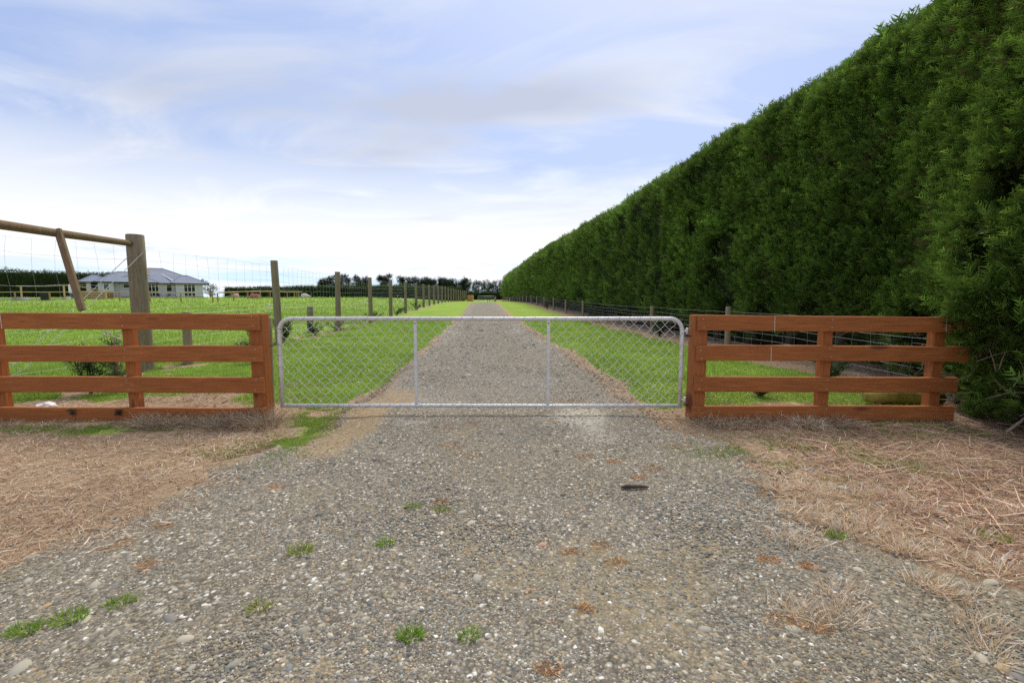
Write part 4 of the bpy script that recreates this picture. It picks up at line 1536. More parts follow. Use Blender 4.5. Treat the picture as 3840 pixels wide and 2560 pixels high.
parts = [hedge_sprays(21000, 3.25, 7.0, 0.20, s0=0.0),
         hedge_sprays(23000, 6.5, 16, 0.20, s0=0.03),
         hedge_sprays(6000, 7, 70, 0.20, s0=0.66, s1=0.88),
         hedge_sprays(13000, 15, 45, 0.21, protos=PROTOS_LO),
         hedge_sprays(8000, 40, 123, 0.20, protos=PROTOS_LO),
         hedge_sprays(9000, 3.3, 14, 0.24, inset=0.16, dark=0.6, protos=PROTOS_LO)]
# end of the hedge facing the camera
n = 5200
xx = RNG.uniform(4.3, 8.5, n); z = RNG.uniform(0.15, 5.5, n)
ye = 3.45 - 0.35 * (xx - 4.6) * 0.35 + 0.35 * S((5.0 - xx) / 0.7) + 0.4 * (fbm(xx, z, 113, 3) - 0.5)
D = np.stack([RNG.normal(-0.25, 0.35, n), RNG.normal(-0.5, 0.3, n), RNG.normal(0.5, 0.3, n)], -1); D /= np.linalg.norm(D, axis=1, keepdims=True)
hv = 0.6 + 0.7 * RNG.random((n, 1))
parts.append(fronds(np.stack([xx, ye, z], -1) - HO, D, 0.16 + 0.12 * RNG.random(n), np.array([0.018, 0.038, 0.010]) * hv, np.array([0.180, 0.330, 0.050]) * hv, PROTOS))
# branch of foliage that hangs over the end of the board fence
n = 900
c = np.array([4.78, 4.40, 0.98]); q = RNG.normal(size=(n, 3)); q /= np.linalg.norm(q, axis=1, keepdims=True)
P3 = c + q * np.array([0.46, 0.30, 0.42]) * RNG.random((n, 1)) ** 0.4
P3[:, 2] -= 0.35 * (P3[:, 0] - 4.75)
D = q * 0.5 + np.array([-0.55, -0.35, 0.15]) + RNG.normal(0, 0.25, (n, 3)); D /= np.linalg.norm(D, axis=1, keepdims=True)
hv = 0.7 + 0.6 * RNG.random((n, 1))
parts.append(fronds(P3 - HO, D, 0.14 + 0.12 * RNG.random(n), np.array([0.018, 0.040, 0.010]) * hv, np.array([0.200, 0.335, 0.050]) * hv * 0.85, PROTOS))
# feathery leaders standing above the clipped top
n = 2800
y = 3.4 * (120 / 3.4) ** RNG.random(n)
x, z, nx, nz = hedge_surface(y, 0.80 + 0.12 * RNG.random(n))
cl = fbm(y * 1.4, y * 0, 115, 3)
k = RNG.random(n) < S((cl - 0.35) / 0.2)
x, y, z = x[k], y[k], z[k]; n = len(x)
D = np.stack([RNG.normal(-0.15, 0.22, n), RNG.normal(-0.15, 0.22, n), np.ones(n)], -1); D /= np.linalg.norm(D, axis=1, keepdims=True)
hv = 0.8 + 0.5 * RNG.random((n, 1))
parts.append(fronds(np.stack([x, y, zg(x, y) + z - 0.08], -1) - HO, D, (0.22 + 0.38 * RNG.random(n) ** 1.5) * (0.85 + 0.006 * y), np.array([0.03, 0.06, 0.012]) * hv, np.array([0.17, 0.31, 0.05]) * hv, PROTOS))
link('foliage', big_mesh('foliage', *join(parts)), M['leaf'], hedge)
# dark woody interior
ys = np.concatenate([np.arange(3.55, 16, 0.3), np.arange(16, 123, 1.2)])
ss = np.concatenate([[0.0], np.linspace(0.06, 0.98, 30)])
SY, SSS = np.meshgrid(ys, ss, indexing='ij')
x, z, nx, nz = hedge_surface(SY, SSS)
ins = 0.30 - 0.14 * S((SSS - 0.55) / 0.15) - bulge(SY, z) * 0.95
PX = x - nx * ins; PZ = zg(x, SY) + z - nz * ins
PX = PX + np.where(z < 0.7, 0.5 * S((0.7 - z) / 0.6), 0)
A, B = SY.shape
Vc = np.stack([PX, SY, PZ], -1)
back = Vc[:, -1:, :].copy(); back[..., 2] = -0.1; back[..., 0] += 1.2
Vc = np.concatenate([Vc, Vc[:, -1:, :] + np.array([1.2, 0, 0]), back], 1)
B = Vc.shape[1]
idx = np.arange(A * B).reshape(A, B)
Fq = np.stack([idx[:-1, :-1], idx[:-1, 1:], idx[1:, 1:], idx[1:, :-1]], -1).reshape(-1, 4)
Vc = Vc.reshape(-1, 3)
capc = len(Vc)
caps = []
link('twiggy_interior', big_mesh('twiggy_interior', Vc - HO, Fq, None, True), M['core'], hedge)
for e, order in ((0, 1), (-1, -1)):
    MB().add([Vector(Vc[idx[e, k]]) - Vector(HO) for k in range(B)], [tuple(range(B))[::order]]).build('cut_end', M['core'], hedge)
rq = random.Random(8)
for i, y in enumerate([4.3, 5.6, 7.0, 8.4, 9.8, 11.3, 12.8, 14.4, 16.0, 18, 20, 22.5, 25]):
    x = float(hx(y)) + 0.45
    t = MB().tube([(x - 6, y - 5, -0.1), (x - 5.97, y - 5 + 0.03, 0.6), (x - 5.9, y - 5, 1.6), (x - 5.85, y - 4.95, 3.0)], [0.10, 0.085, 0.07, 0.05], 9)
    t.build('trunk', M['bark'], hedge, True)
mb = MB()
for i in range(150):          # bare dead twigs low in the hedge, near end
    y = rq.uniform(3.7, 7.5); x = float(hx(y)) + rq.uniform(-0.12, 0.25); z = rq.uniform(0.0, 0.75)
    p = Vector((x - 6, y - 5, z)); d = Vector((rq.uniform(-1, .1), rq.uniform(-.8, .3), rq.uniform(-.5, .8))).normalized() * rq.uniform(0.12, 0.4)
    mb.tube([p, p + d * 0.5 + Vector((0, 0, rq.uniform(-.03, .03))), p + d], [0.005, 0.004, 0.002], 4, False)
mb.build('dead_twigs', M['twig'], hedge, kind='stuff')


def far_hedge(name, label, pts, H, depth, n, L, tone=(1, 1, 1), clear=0.0, rough=0.15):
    """hedge along a polyline of ground points, thick, with ragged clipped foliage"""
    th = thing(name, label, 'hedge', (pts[0][0], pts[0][1], float(zg(*pts[0]))))
    O = np.array(th.location)
    P = np.array(pts, float)
    seg = np.linalg.norm(np.diff(P, axis=0), axis=1); cum = np.concatenate([[0], np.cumsum(seg)])
    tot = cum[-1]
    tt = RNG.random(n) * tot
    bx = np.interp(tt, cum, P[:, 0]); by = np.interp(tt, cum, P[:, 1])
    ii = np.clip(np.searchsorted(cum, tt) - 1, 0, len(seg) - 1)
    dirs = np.diff(P, axis=0) / seg[:, None]
    nrm = np.stack([dirs[ii][:, 1], -dirs[ii][:, 0]], -1)      # towards the camera for left-to-right runs
    top = RNG.random(n) < 0.32
    Hv = H * (0.93 + 0.14 * fbm(tt * 0.35, tt * 0, 121, 3))
    z = np.where(top, Hv - 0.3, Hv * (clear + (1 - clear) * RNG.random(n)))
    off = np.where(top, depth * (RNG.random(n) - 0.5), depth / 2 + rough * (fbm(tt * 1.2, z * 1.2, 123, 3) - 0.5))
    ends = RNG.random(n) < 0.06
    P3 = np.stack([bx + nrm[:, 0] * off, by + nrm[:, 1] * off, zg(bx, by) + z], -1)
    D = np.stack([nrm[:, 0] * 0.5, nrm[:, 1] * 0.5, np.where(top, 1.0, 0.45)], -1) + RNG.normal(0, 0.4, (n, 3))
    D /= np.linalg.norm(D, axis=1, keepdims=True)
    hv = (0.6 + 0.7 * RNG.random((n, 1))) * np.array(tone)
    link('foliage', big_mesh('foliage', *fronds(P3 - O, D, L * (0.6 + 0.8 * RNG.random(n)), np.array([0.016, 0.034, 0.010]) * hv, np.array([0.085, 0.160, 0.034]) * hv, PROTOS_LO)), M['leaf'], th)
    mb = MB()
    for k in range(len(P) - 1):
        a, b = P[k], P[k + 1]; nn = np.array([dirs[k][1], -dirs[k][0]])
        steps = max(2, int(seg[k] / 3))
        prev = None
        for j in range(steps + 1):
            c_ = a + (b - a) * j / steps; zb_ = float(zg(*c_))
            hh = H * 0.95
            w = depth / 2 - L * 0.35
            ring = [(c_ + nn * w, zb_), (c_ + nn * w, zb_ + hh - 0.3), (c_ + nn * (w - 0.3), zb_ + hh), (c_ - nn * (w - 0.3), zb_ + hh), (c_ - nn * w, zb_ + hh - 0.3), (c_ - nn * w, zb_)]
            ring = [(q[0] - O[0], q[1] - O[1], zz - O[2]) for q, zz in ring]
            if prev is not None:
                mb.add(prev + ring, [(i, i + 1, 6 + i + 1, 6 + i) for i in range(5)])
                if j == 1 and k == 0:
                    mb.add(prev, [tuple(range(6))])
            prev = ring
        if k == len(P) - 2:
            mb.add(prev, [tuple(range(5, -1, -1))])
    mb.build('twiggy_interior', M['core'], th)
    return th


far_hedge('hedge', 'long low dark hedge across the far side of the pasture', [(-74, 119), (-58, 115), (-40, 110), (-26, 105), (-14.5, 100), (-10.8, 99)], 2.75, 2.2, 7500, 0.62, rough=0.7)
far_hedge('hedge', 'thick dark green hedge behind the house at the left edge', [(-100, 58), (-84, 68), (-74, 79), (-66, 88)], 4.3, 2.5, 6500, 0.50, rough=0.8)


# ---------------------------------------------------------------- trees
def cloud_tree(name, label, x, y, H, W, n, leaf, clumps, tone, flat=0.45, trunk_r=0.18, skew=0.0, group=None, cat='tree', z0=0.3, trunkcol='bark'):
    zb_ = float(zg(x, y))
    th = thing(name, label, cat, (x, y, zb_), 0, group)
    rq = random.Random(int(abs(x * 13 + y * 7)))
    cs = []
    mb = MB()
    top = Vector((skew * H, 0, H * 0.92))
    mb.tube([(0, 0, -0.1), (skew * H * 0.15, 0, H * 0.35), (skew * H * 0.5, 0, H * 0.7), top], [trunk_r, trunk_r * 0.8, trunk_r * 0.5, trunk_r * 0.15], 7)
    for i in range(clumps):
        t = z0 + (1 - z0) * (i + rq.random()) / clumps
        prof = math.sin(math.pi * min(1, 0.18 + 0.82 * (1 - t) ** 0.75 + 0.05)) ** 0.6 if flat > 0.3 else (0.5 + 0.5 * math.sin(math.pi * (0.15 + 0.8 * t)))
        a = rq.uniform(0, 6.28); r = W / 2 * prof * rq.uniform(0.35, 1.0)
        c = Vector((math.cos(a) * r + skew * H * t, math.sin(a) * r * 0.8, H * t))
        cs.append((c, rq.uniform(0.55, 1.0)))
        base = Vector((skew * H * t * 0.6, 0, max(0.1, H * t - 0.25 * r - 0.1 * H)))
        mb.tube([base, (base + c) / 2 + Vector((0, 0, 0.04 * H)), c], [trunk_r * 0.35, trunk_r * 0.22, trunk_r * 0.08], 5, False)
    mb.build('trunk', M[trunkcol], th, True)
    V_ = []
    ci = RNG.integers(0, len(cs), n)
    cc = np.array([list(c) for c, _ in cs])[ci]; cr = np.array([r for _, r in cs])[ci]
    q = RNG.normal(size=(n, 3)); q /= np.linalg.norm(q, axis=1, keepdims=True)
    rad = RNG.random((n, 1)) ** 0.5 * cr[:, None]
    P3 = cc + q * rad * np.array([W * 0.20, W * 0.20, W * 0.20 * flat])
    D = q * 0.6 + np.array([0.5 * np.sign(skew) if skew else 0, 0, 0.45]) + RNG.normal(0, 0.3, (n, 3)); D /= np.linalg.norm(D, axis=1, keepdims=True)
    hv = (0.55 + 0.8 * RNG.random((n, 1))) * (0.75 + 0.5 * RNG.random(len(cs)))[ci][:, None]
    t0 = np.array(tone)
    link('crown', big_mesh('crown', *fronds(P3, D, leaf * (0.6 + 0.8 * RNG.random(n)), t0 * 0.5 * hv, t0 * hv, PROTOS_LO)), M['tree'], th)
    return th


DARK = (0.045, 0.060, 0.032)
cy = 'dark windswept cypress'
for (u, Yt, H, W, lab) in ((747, 150, 6.3, 5.4, 'smallest dark cypress rising over the far hedge, leftmost of the row'),
                           (781, 150, 7.6, 6.6, 'tall dark cypress second from left above the far hedge'),
                           (829, 150, 6.9, 5.6, 'dark cypress standing alone between two fence posts above the far hedge'),
                           (887, 150, 7.9, 4.6, 'upright pointed dark cypress near the middle of the far row'),
                           (930, 150, 6.9, 6.2, 'flat topped dark cypress at the left end of the joined clump'),
                           (962, 150, 6.6, 6.4, 'flat topped dark cypress in the middle of the joined clump'),
                           (988, 150, 6.0, 4.6, 'low dark cypress at the right end of the joined clump'),
                           (1016, 152, 6.7, 4.2, 'narrow dark cypress right of the joined clump'),
                           (1034, 148, 6.2, 4.2, 'dark cypress half hidden by the rounded end of the far hedge'),
                           (1064, 150, 7.0, 5.6, 'rounded dark cypress nearest to the end of the drive')):
    k = (u - 1176) / 1045.0
    x = k * Yt
    cloud_tree('cypress_tree', lab, x, Yt, H * 0.92, W, 1100, 1.25, 26, DARK, 0.5, 0.28, random.choice((-0.03, 0.05, 0.08)), 'dark cypresses beyond the far hedge', z0=0.22)
for i in range(14):
    u = 1084 + i * 6.1 + random.uniform(-1.5, 1.5)
    Yt = 205 + random.uniform(-4, 4)
    x = (u - 1176) / 1045.0 * Yt
    cloud_tree('poplar_tree', 'wind bent grey green poplar in the row closing off the end of the drive', x, Yt, 7.4 + random.uniform(-0.8, 0.8), 2.6, 420, 0.85, 16, (0.11, 0.135, 0.065), 1.5, 0.11, -0.05 + random.uniform(-.03, .02), 'poplars at the end of the drive', z0=0.30)
far_hedge('hedge', 'dark scrubby hedge under the poplars at the end of the drive', [(-19.5, 190), (-3, 190), (2, 188)], 3.0, 2.5, 1300, 0.9, tone=(0.75, 0.75, 0.8), rough=1.2)
cloud_tree('bush', 'round dark green bush at the right corner of the house', -54.3, 82.5, 2.6, 2.6, 420, 0.45, 14, (0.050, 0.085, 0.022), 0.8, 0.07, 0, cat='bush', z0=0.15)
cloud_tree('bush', 'small yellow green bush beside the upright plywood panel', -7.9, 74, 0.9, 1.5, 200, 0.3, 8, (0.16, 0.21, 0.05), 0.8, 0.03, 0, cat='bush', z0=0.15)


# weeds along the mesh fence
def weed(x, y, h, w, n, label, tone, flowers=0, name='weed'):
    zb_ = float(zg(x, y))
    th = thing(name, label, 'weed', (x, y, zb_))
    rq = random.Random(int(abs(x * 31 + y * 17)))
    mb = MB()
    tips = []
    for i in range(7):
        a = rq.uniform(0, 6.28); r = w / 2 * rq.uniform(0.2, 1)
        tip = Vector((math.cos(a) * r, math.sin(a) * r, h * rq.uniform(0.65, 1)))
        mb.tube([(0, 0, -0.02), tip * 0.5 + Vector((0, 0, 0.05)), tip], [0.008, 0.006, 0.003], 5, False)
        tips.append(tip)
    mb.build('stem', M['bark'] if not flowers else M['twig'], th)
    t = RNG.random((n, 1)); ti = RNG.integers(0, len(tips), n)
    P3 = np.array([list(q) for q in tips])[ti] * (0.15 + 0.75 * t)
    D = updir(n, 1.1); D[:, 2] *= 0.7
    hv = 0.6 + 0.8 * RNG.random((n, 1))
    link('leaves', big_mesh('leaves', *fronds(P3, D, (0.10 + 0.10 * RNG.random(n)) * (0.7 + h * 0.5), np.array(tone) * 0.5 * hv, np.array(tone) * hv, PROTOS_LO)), M['grass'], th)
    for i in range(flowers):
        tip = tips[i % len(tips)] + Vector((rq.uniform(-.08, .08), rq.uniform(-.08, .08), rq.uniform(-.03, .06)))
        MB().tube([tip - Vector((0, 0, .012)), tip, tip + Vector((0, 0, .014)), tip + Vector((0, 0, .024))], [0.005, 0.010, 0.013, 0.005], 7).build('flower', M['seed'], th, True)
    return th


weed(-4.62, 8.2, 0.95, 0.5, 170, 'pink flowered thistle showing above the second rail of the left fence', (0.10, 0.17, 0.05), 10, 'thistle')
weed(-5.2, 8.6, 0.35, 0.5, 130, 'low dark thistle in front of the short grey post', (0.06, 0.12, 0.03), 3, 'thistle')
weed(-5.35, 5.7, 0.70, 0.6, 220, 'dark leafy weed behind the second and third rails at far left', (0.070, 0.130, 0.038))
weed(-5.05, 5.75, 0.88, 0.4, 90, 'brown seeding thistle standing above the dark leafy weed', (0.10, 0.14, 0.05), 9, 'thistle')
weed(-6.05, 12.0, 0.7, 1.3, 420, 'dark bushy weeds at the foot of the first tall post right of the gate corner', (0.050, 0.10, 0.028))
weed(-6.25, 14.3, 0.5, 1.0, 240, 'dark low weeds between the first two tall posts', (0.055, 0.11, 0.028))
weed(-6.4, 16.6, 0.45, 1.0, 200, 'dark low weeds at the foot of the second tall post', (0.055, 0.11, 0.028))
weed(-6.85, 22.5, 0.6, 1.4, 240, 'dark weeds under the wires around the third tall post', (0.06, 0.12, 0.03))
weed(-7.1, 28.0, 0.6, 1.6, 240, 'dark weeds under the wires beyond the fourth tall post', (0.06, 0.12, 0.03))
weed(-7.5, 36.0, 0.6, 2.0, 260, 'dark weeds far along the tall mesh fence', (0.06, 0.12, 0.03))
weed(4.55, 14.0, 0.55, 1.1, 300, 'leafy weeds at the foot of the wire fence post seen through the gate', (0.065, 0.11, 0.045))
weed(3.9, 21.5, 0.6, 1.4, 280, 'dark weeds in the gap of the wire fence beneath the hedge', (0.055, 0.09, 0.035))
weed(2.9, 37.0, 0.75, 1.6, 240, 'pale flowering weeds far along the foot of the hedge', (0.09, 0.12, 0.06), 8)
weed(3.1, 5.6, 0.22, 0.5, 120, 'small bright weed between the rails of the right fence', (0.09, 0.17, 0.05))
weed(4.45, 6.3, 0.5, 0.6, 160, 'green seedling under the hedge seen between right fence rails', (0.055, 0.12, 0.03))

# ---------------------------------------------------------------- house
ex = Vector((0.729, 0.684, 0)).normalized()
hz = 1.28
house = thing('house', 'single storey lilac grey house with slate blue hip roof beyond the pasture', 'house', (-63, 67, hz), math.atan2(0.684, 0.729))
WT = 2.42     # wall height


def hbox(name, x0, x1, y0, y1, z0, z1, m, parent=house, **k):
    return MB().box(x0, x1, y0, y1, z0, z1).build(name, M[m], parent, **k)


hbox('wall', 1.84, 3.61, 0.0, 1.2, 0.28, WT, 'lilac')
hbox('wall', 3.60, 11.24, 0.9, 9.4, 0.28, WT - 0.005, 'lilac')
hbox('wall', 11.23, 14.95, 0.0, 9.3, 0.28, WT - 0.01, 'lilac')
hbox('wall', 0.57, 1.07, 0.35, 1.6, 0.0, WT - 0.015, 'lilac')
hbox('wall', 0.57, 3.62, 1.55, 9.2, 0.0, WT - 0.02, 'lilac')
hbox('footing', 1.80, 15.0, 0.06, 9.3, -0.3, 0.277, 'brick')
d = hbox('door', 1.09, 1.82, 1.50, 1.56, 0.05, 2.25, 'door')
hbox('handle', 1.16, 1.20, 1.44, 1.50, 1.0, 1.12, 'flash', d)


def window(x0, x1, z0, z1, yf, panes=1, mid=None):
    w = MB()
    t = 0.075
    for a, b, c_, d_ in ((x0, x1, z1 - t, z1), (x0, x1, z0, z0 + t), (x0, x0 + t, z0 + t, z1 - t), (x1 - t, x1, z0 + t, z1 - t)):
        w.box(a, b, yf - 0.05, yf + 0.02, c_, d_)
    for k in range(1, panes):
        xm = x0 + (x1 - x0) * k / panes
        w.box(xm - 0.045, xm + 0.045, yf - 0.045, yf + 0.02, z0 + t, z1 - t)
    if mid:
        for k in range(panes):
            a = x0 + t + 0.0 + (x1 - x0) * k / panes; b = x0 + (x1 - x0) * (k + 1) / panes - t
            w.box(a + 0.002, b - 0.002, yf - 0.042, yf + 0.02, mid - 0.05, mid + 0.05)
    o = w.build('window', M['frame'], house)
    for k in range(panes):
        a = x0 + (x1 - x0) * k / panes + 0.02; b = x0 + (x1 - x0) * (k + 1) / panes - 0.02
        MB().box(a, b, yf - 0.018, yf - 0.004, z0 + 0.02, z1 - 0.02).build('pane', M['glass'], o)
    return o


window(2.40, 3.12, 1.25, 2.25, 0.0)
window(4.71, 5.75, 1.55, 2.25, 0.9)
window(7.75, 9.12, 0.30, 2.25, 0.9, 3, 1.05)
window(10.06, 10.85, 1.05, 2.20, 0.9)
window(12.28, 13.88, 0.30, 2.25, 0.0, 3, 1.05)
for x, yy in ((7.2, 0.9), (11.8, 0.0), (14.3, 0.0), (0.8, 0.35)):
    hbox('wall_lamp', x - 0.07, x + 0.07, yy - 0.09, yy - 0.002, 1.80, 1.88, 'white')
for x in (7.62, 9.3, 10.5):
    hbox('pot_plant_pot', x - 0.15, x + 0.15, 0.35, 0.62, 0.0, 0.35, 'brownwood') if False else None


def hip(name, x0, x1, y0, y1, ze, za, rx0, rx1, ry, parent=house, thick=0.14):
    vs = [(x0, y0, ze), (x1, y0, ze), (x1, y1, ze), (x0, y1, ze), (rx0, ry, za), (rx1, ry, za)]
    o = MB().add(vs, [(0, 1, 5, 4), (1, 2, 5), (2, 3, 4, 5), (3, 0, 4)]).build(name, M['roof'], parent)
    # fascia and gutter under the eave, with a closed soffit
    MB().box(x0, x1, y0, y1, ze - thick, ze - 0.004).build('gutter', M['gutter'], o)
    for a, b in ((0, 4), (1, 5), (2, 5), (3, 4), (4, 5)):
        p, q = Vector(vs[a]), Vector(vs[b])
        MB().bar(p + Vector((0, 0, .02)), q + Vector((0, 0, .02)), 0.16, 0.05).build('ridge_cap', M['roof'], o)
    return o


main = hip('roof', 3.0, 15.75, 0.2, 10.2, WT + 0.02, 4.98, 8.4, 10.2, 5.2)
hip('roof', 1.30, 9.0, -0.55, 10.0, WT + 0.06, 4.22, 4.4, 6.6, 4.6)
hip('roof', 10.5, 15.78, -0.60, 9.9, WT + 0.045, 3.85, 12.4, 13.2, 3.0)
hip('roof', -0.35, 3.4, -0.15, 9.5, WT + 0.0, 3.55, 1.4, 1.8, 2.6)
MB().bar((9.75, 3.55, 4.10), (11.2, 0.05, 2.62), 0.14, 0.05).build('valley_flashing', M['flash'], main)
MB().box(8.05, 8.30, 2.7, 2.95, 3.4, 4.75).build('flue', M['flue'], main)
MB().tube([(15.1, 0.6, WT + 0.1), (15.1, 0.6, WT + 0.55)], 0.03, 6).build('aerial_mast', M['flash'], main)
dish = MB()
dish.tube([(15.05, 0.5, WT + 0.60), (15.12, 0.56, WT + 0.60), (15.16, 0.6, WT + 0.60)], [0.30, 0.18, 0.03], 14)
dish.build('satellite_dish', M['flash'], main, True)
# potted plants on the terrace
for x, lab in ((7.95, 'left'), (9.0, 'middle'), (10.2, 'right')):
    p = house.matrix_world if False else None
    q = Vector((-63, 67, 0)) + ex * x + Vector((-0.684, 0.729, 0)) * 0.2
    cloud_tree('potted_shrub', {'left': 'small potted shrub left of the first glass door of the house', 'middle': 'small potted shrub right of the first glass door of the house', 'right': 'dark potted shrub under the house window'}[lab], q.x, q.y, 0.75, 0.6, 90, 0.2, 6, (0.05, 0.075, 0.02), 0.8, 0.03, 0, cat='shrub', z0=0.2)


# yard strip and oddments left of the house
def on(x, y, dz=0):
    return (x, y, float(zg(x, y)) + dz)


yard_v = []
ya = [(-100, 56.5), (-84, 58.5), (-70, 60.0), (-60.5, 62.6)]
yb = [(-100, 60), (-84, 61.5), (-70, 62.8), (-62.2, 65.2)]
mbq = MB()
for (a, b), (c_, d_) in zip(zip(ya, yb), zip(ya[1:], yb[1:])):
    for k in range(6):
        f0, f1 = k / 6, (k + 1) / 6
        g_ = [tuple(np.array(a) * (1 - f0) + np.array(c_) * f0), tuple(np.array(a) * (1 - f1) + np.array(c_) * f1), tuple(np.array(b) * (1 - f1) + np.array(d_) * f1), tuple(np.array(b) * (1 - f0) + np.array(d_) * f0)]
        mbq.add([on(*p, 0.10) for p in g_], [(0, 1, 2, 3)])
mbq.build('yard', M['yard'], kind='structure')


def rail_fence(label, pts, step, h, m, rail_r=0.045, n_rails=1, post_r=0.085):
    th = thing('rail_fence', label, 'fence', on(*pts[0]))
    O = Vector(th.location)
    P = [Vector((p[0], p[1], 0)) for p in pts]
    pm_ = post_mesh('post', h, post_r, seed=33, n=8)
    pm_.materials.append(M[m])
    for a, b in zip(P, P[1:]):
        L = (b - a).length
        k = max(1, round(L / step))
        for j in range(k + (1 if b is P[-1] else 0)):
            p = a.lerp(b, j / k)
            o = link('post', pm_, None, th)
            o.location = Vector(on(p.x, p.y)) - O
            o.scale = (1, 1, random.uniform(0.94, 1.0))
        pts_ = [a.lerp(b, j / k) for j in range(k + 1)]
        for r in range(n_rails):
            zz = h * (0.95 - 0.4 * r)
            MB().tube([Vector(on(p.x, p.y, zz)) - O for p in pts_], rail_r, 7).build('rail', M['yellowpine'], th, True)
    return th


rail_fence('single rail timber fence crossing in front of the house', [(-64.5, 55.5), (-47.2, 55.0), (-34.7, 53.0)], 4.2, 1.12, 'new_post')
rail_fence('single rail timber fence running back from the corner right of the house', [(-34.5, 53.6), (-35.2, 64), (-36.8, 80)], 3.0, 1.10, 'new_post')
rail_fence('farther single rail fence behind the one right of the house', [(-52.5, 79.5), (-46, 81), (-39.5, 84)], 3.2, 1.15, 'new_post')
o = link('lone_post', post_mesh('lone_post', 1.15, 0.10, seed=41, n=8), M['new_post']); o.location = on(-35.8, 76.8)
o['label'] = 'lone upright post beside the pale lying sheep'; o['category'] = 'post'
for (x, y, h, lab) in ((-42.5, 97, 1.1, 'thin grey post far off before the hedge, right of the sheep'), (-24.8, 66, 0.95, 'thin stake in the pasture between the second and third tall posts'), (-16.5, 66, 0.8, 'short stake in the pasture behind the fourth tall post')):
    o = link('stake', post_mesh('stake', h, 0.07, seed=int(-x), n=8), M['post']); o.location = on(x, y); o['label'] = lab; o['category'] = 'post'

cl = thing('clothes_line', 'timber clothes line with two T shaped posts left of the house', 'clothes line', on(-62.5, 58.2))
O = Vector(cl.location)
for x in (-62.4, -56.6):
    b = Vector(on(x, 58.2 + (x + 62.4) * -0.06)) - O
    MB().bar(b, b + Vector((0, 0, 1.78)), 0.13, 0.13, (0, 1, 0)).build('post', M['yellowpine'], cl)
    MB().bar(b + Vector((-0.75, 0.2, 1.83)), b + Vector((0.75, -0.2, 1.83)), 0.10, 0.10).build('crossbar', M['yellowpine'], cl)
mb = MB()
for s_ in (-0.6, -0.2, 0.2, 0.6):
    a = Vector(on(-62.4, 58.2)) - O + Vector((s_, 0, 1.86)); b = Vector(on(-56.6, 57.85)) - O + Vector((s_, 0, 1.86))
    mb.tube([a, (a + b) / 2 - Vector((0, 0, 0.12)), b], 0.012, 4, False)
mb.build('line', M['wire'], cl)

tg = thing('timber_gate', 'pale timber gate with a long sloping top rail left of the house', 'gate', on(-56.2, 61.0))
for z in (0.35, 0.65, 0.95):
    MB().bar((-1.6, 0, z), (1.7, 0.3, z), 0.06, 0.16).build('rail', M['yellowpine'], tg)
MB().bar((-1.7, -0.02, 1.75), (1.6, 0.28, 1.18), 0.06, 0.12).build('sloping_rail', M['yellowpine'], tg)
MB().bar((-1.62, -0.05, 0.3), (-0.2, 0.09, 1.0), 0.05, 0.11, (0, 1, 0)).build('brace', M['yellowpine'], tg)
for x, h in ((-1.72, 1.75), (1.78, 1.2)):
    MB().bar((x, 0.0 if x < 0 else 0.3, -0.1), (x, 0.0 if x < 0 else 0.3, h), 0.16, 0.16, (0, 1, 0)).build('post', M['yellowpine'], tg)
sc_ = thing('timber_screen', 'low brown slatted screen in front of the house door', 'screen', on(-56.6, 62.6), 0.6)
for k in range(7):
    MB().box(-1.6 + k * 0.46, -1.17 + k * 0.46, -0.03, 0.03, 0.0, 0.98 + 0.02 * (k % 2)).build('board', M['brownwood'], sc_)
MB().box(-1.65, 1.65, -0.06, 0.06, 1.02, 1.09).build('cap_rail', M['yellowpine'], sc_)

wb = thing('wheelie_bin', 'small black bin beside the right clothes line post', 'bin', on(-58.2, 57.0))
MB().add([(-.25, -.3, 0), (.25, -.3, 0), (.25, .3, 0), (-.25, .3, 0), (-.32, -.36, .92), (.32, -.36, .92), (.32, .36, .92), (-.32, .36, .92)], [(3, 2, 1, 0), (0, 1, 5, 4), (1, 2, 6, 5), (2, 3, 7, 6), (3, 0, 4, 7)]).build('body', M['black'], wb)
MB().add([(-.35, -.4, .93), (.35, -.4, .93), (.35, .38, .93), (-.35, .38, .93), (-.32, -.34, 1.0), (.32, -.34, 1.0), (.32, .36, 1.04), (-.32, .36, 1.04)], [(3, 2, 1, 0), (4, 5, 6, 7), (0, 1, 5, 4), (1, 2, 6, 5), (2, 3, 7, 6), (3, 0, 4, 7)]).build('lid', M['black'], wb)
bk = thing('bucket', 'white bucket at the foot of the right clothes line post', 'bucket', on(-55.2, 56.9))
MB().tube([(0, 0, 0), (0, 0, 0.42), (0, 0, 0.45)], [0.16, 0.21, 0.22], 14).build('pail', M['white'], bk, True)
MB().tube([(0.2 * math.cos(a), 0, 0.44 + 0.16 * math.sin(a)) for a in [k * math.pi / 8 for k in range(9)]], 0.012, 5).build('handle', M['wire'], bk)
tr = thing('water_trough', 'low grey concrete trough below the left clothes line post', 'trough', on(-61.2, 56.9))
MB().tube([(0, 0, 0), (0, 0, 0.38), (0, 0, 0.40), (0, 0, 0.40), (0, 0, 0.2)], [0.85, 0.72, 0.70, 0.60, 0.55], 18, False).build('basin', M['conc'], tr, True)
MB().tube([(0, 0, 0.28), (0, 0, 0.285)], 0.575, 18).build('water', M['glass'], tr)
ac = thing('vent_unit', 'white slatted heat pump box left of the house door', 'heat pump', on(-63.2, 66.0, 0.75))
MB().box(-.5, .5, -.25, .25, 0, 1.25).build('case', M['white'], ac, bevel=0.03)
for k in range(6):
    MB().box(-.42, .42, -.275, -.252, 0.12 + k * 0.18, 0.22 + k * 0.18).build('slat', M['white'], ac)
for s_ in (-.3, .3):
    MB().box(s_ - .05, s_ + .05, -.2, .2, -0.95, -0.002).build('leg', M['conc'], ac)


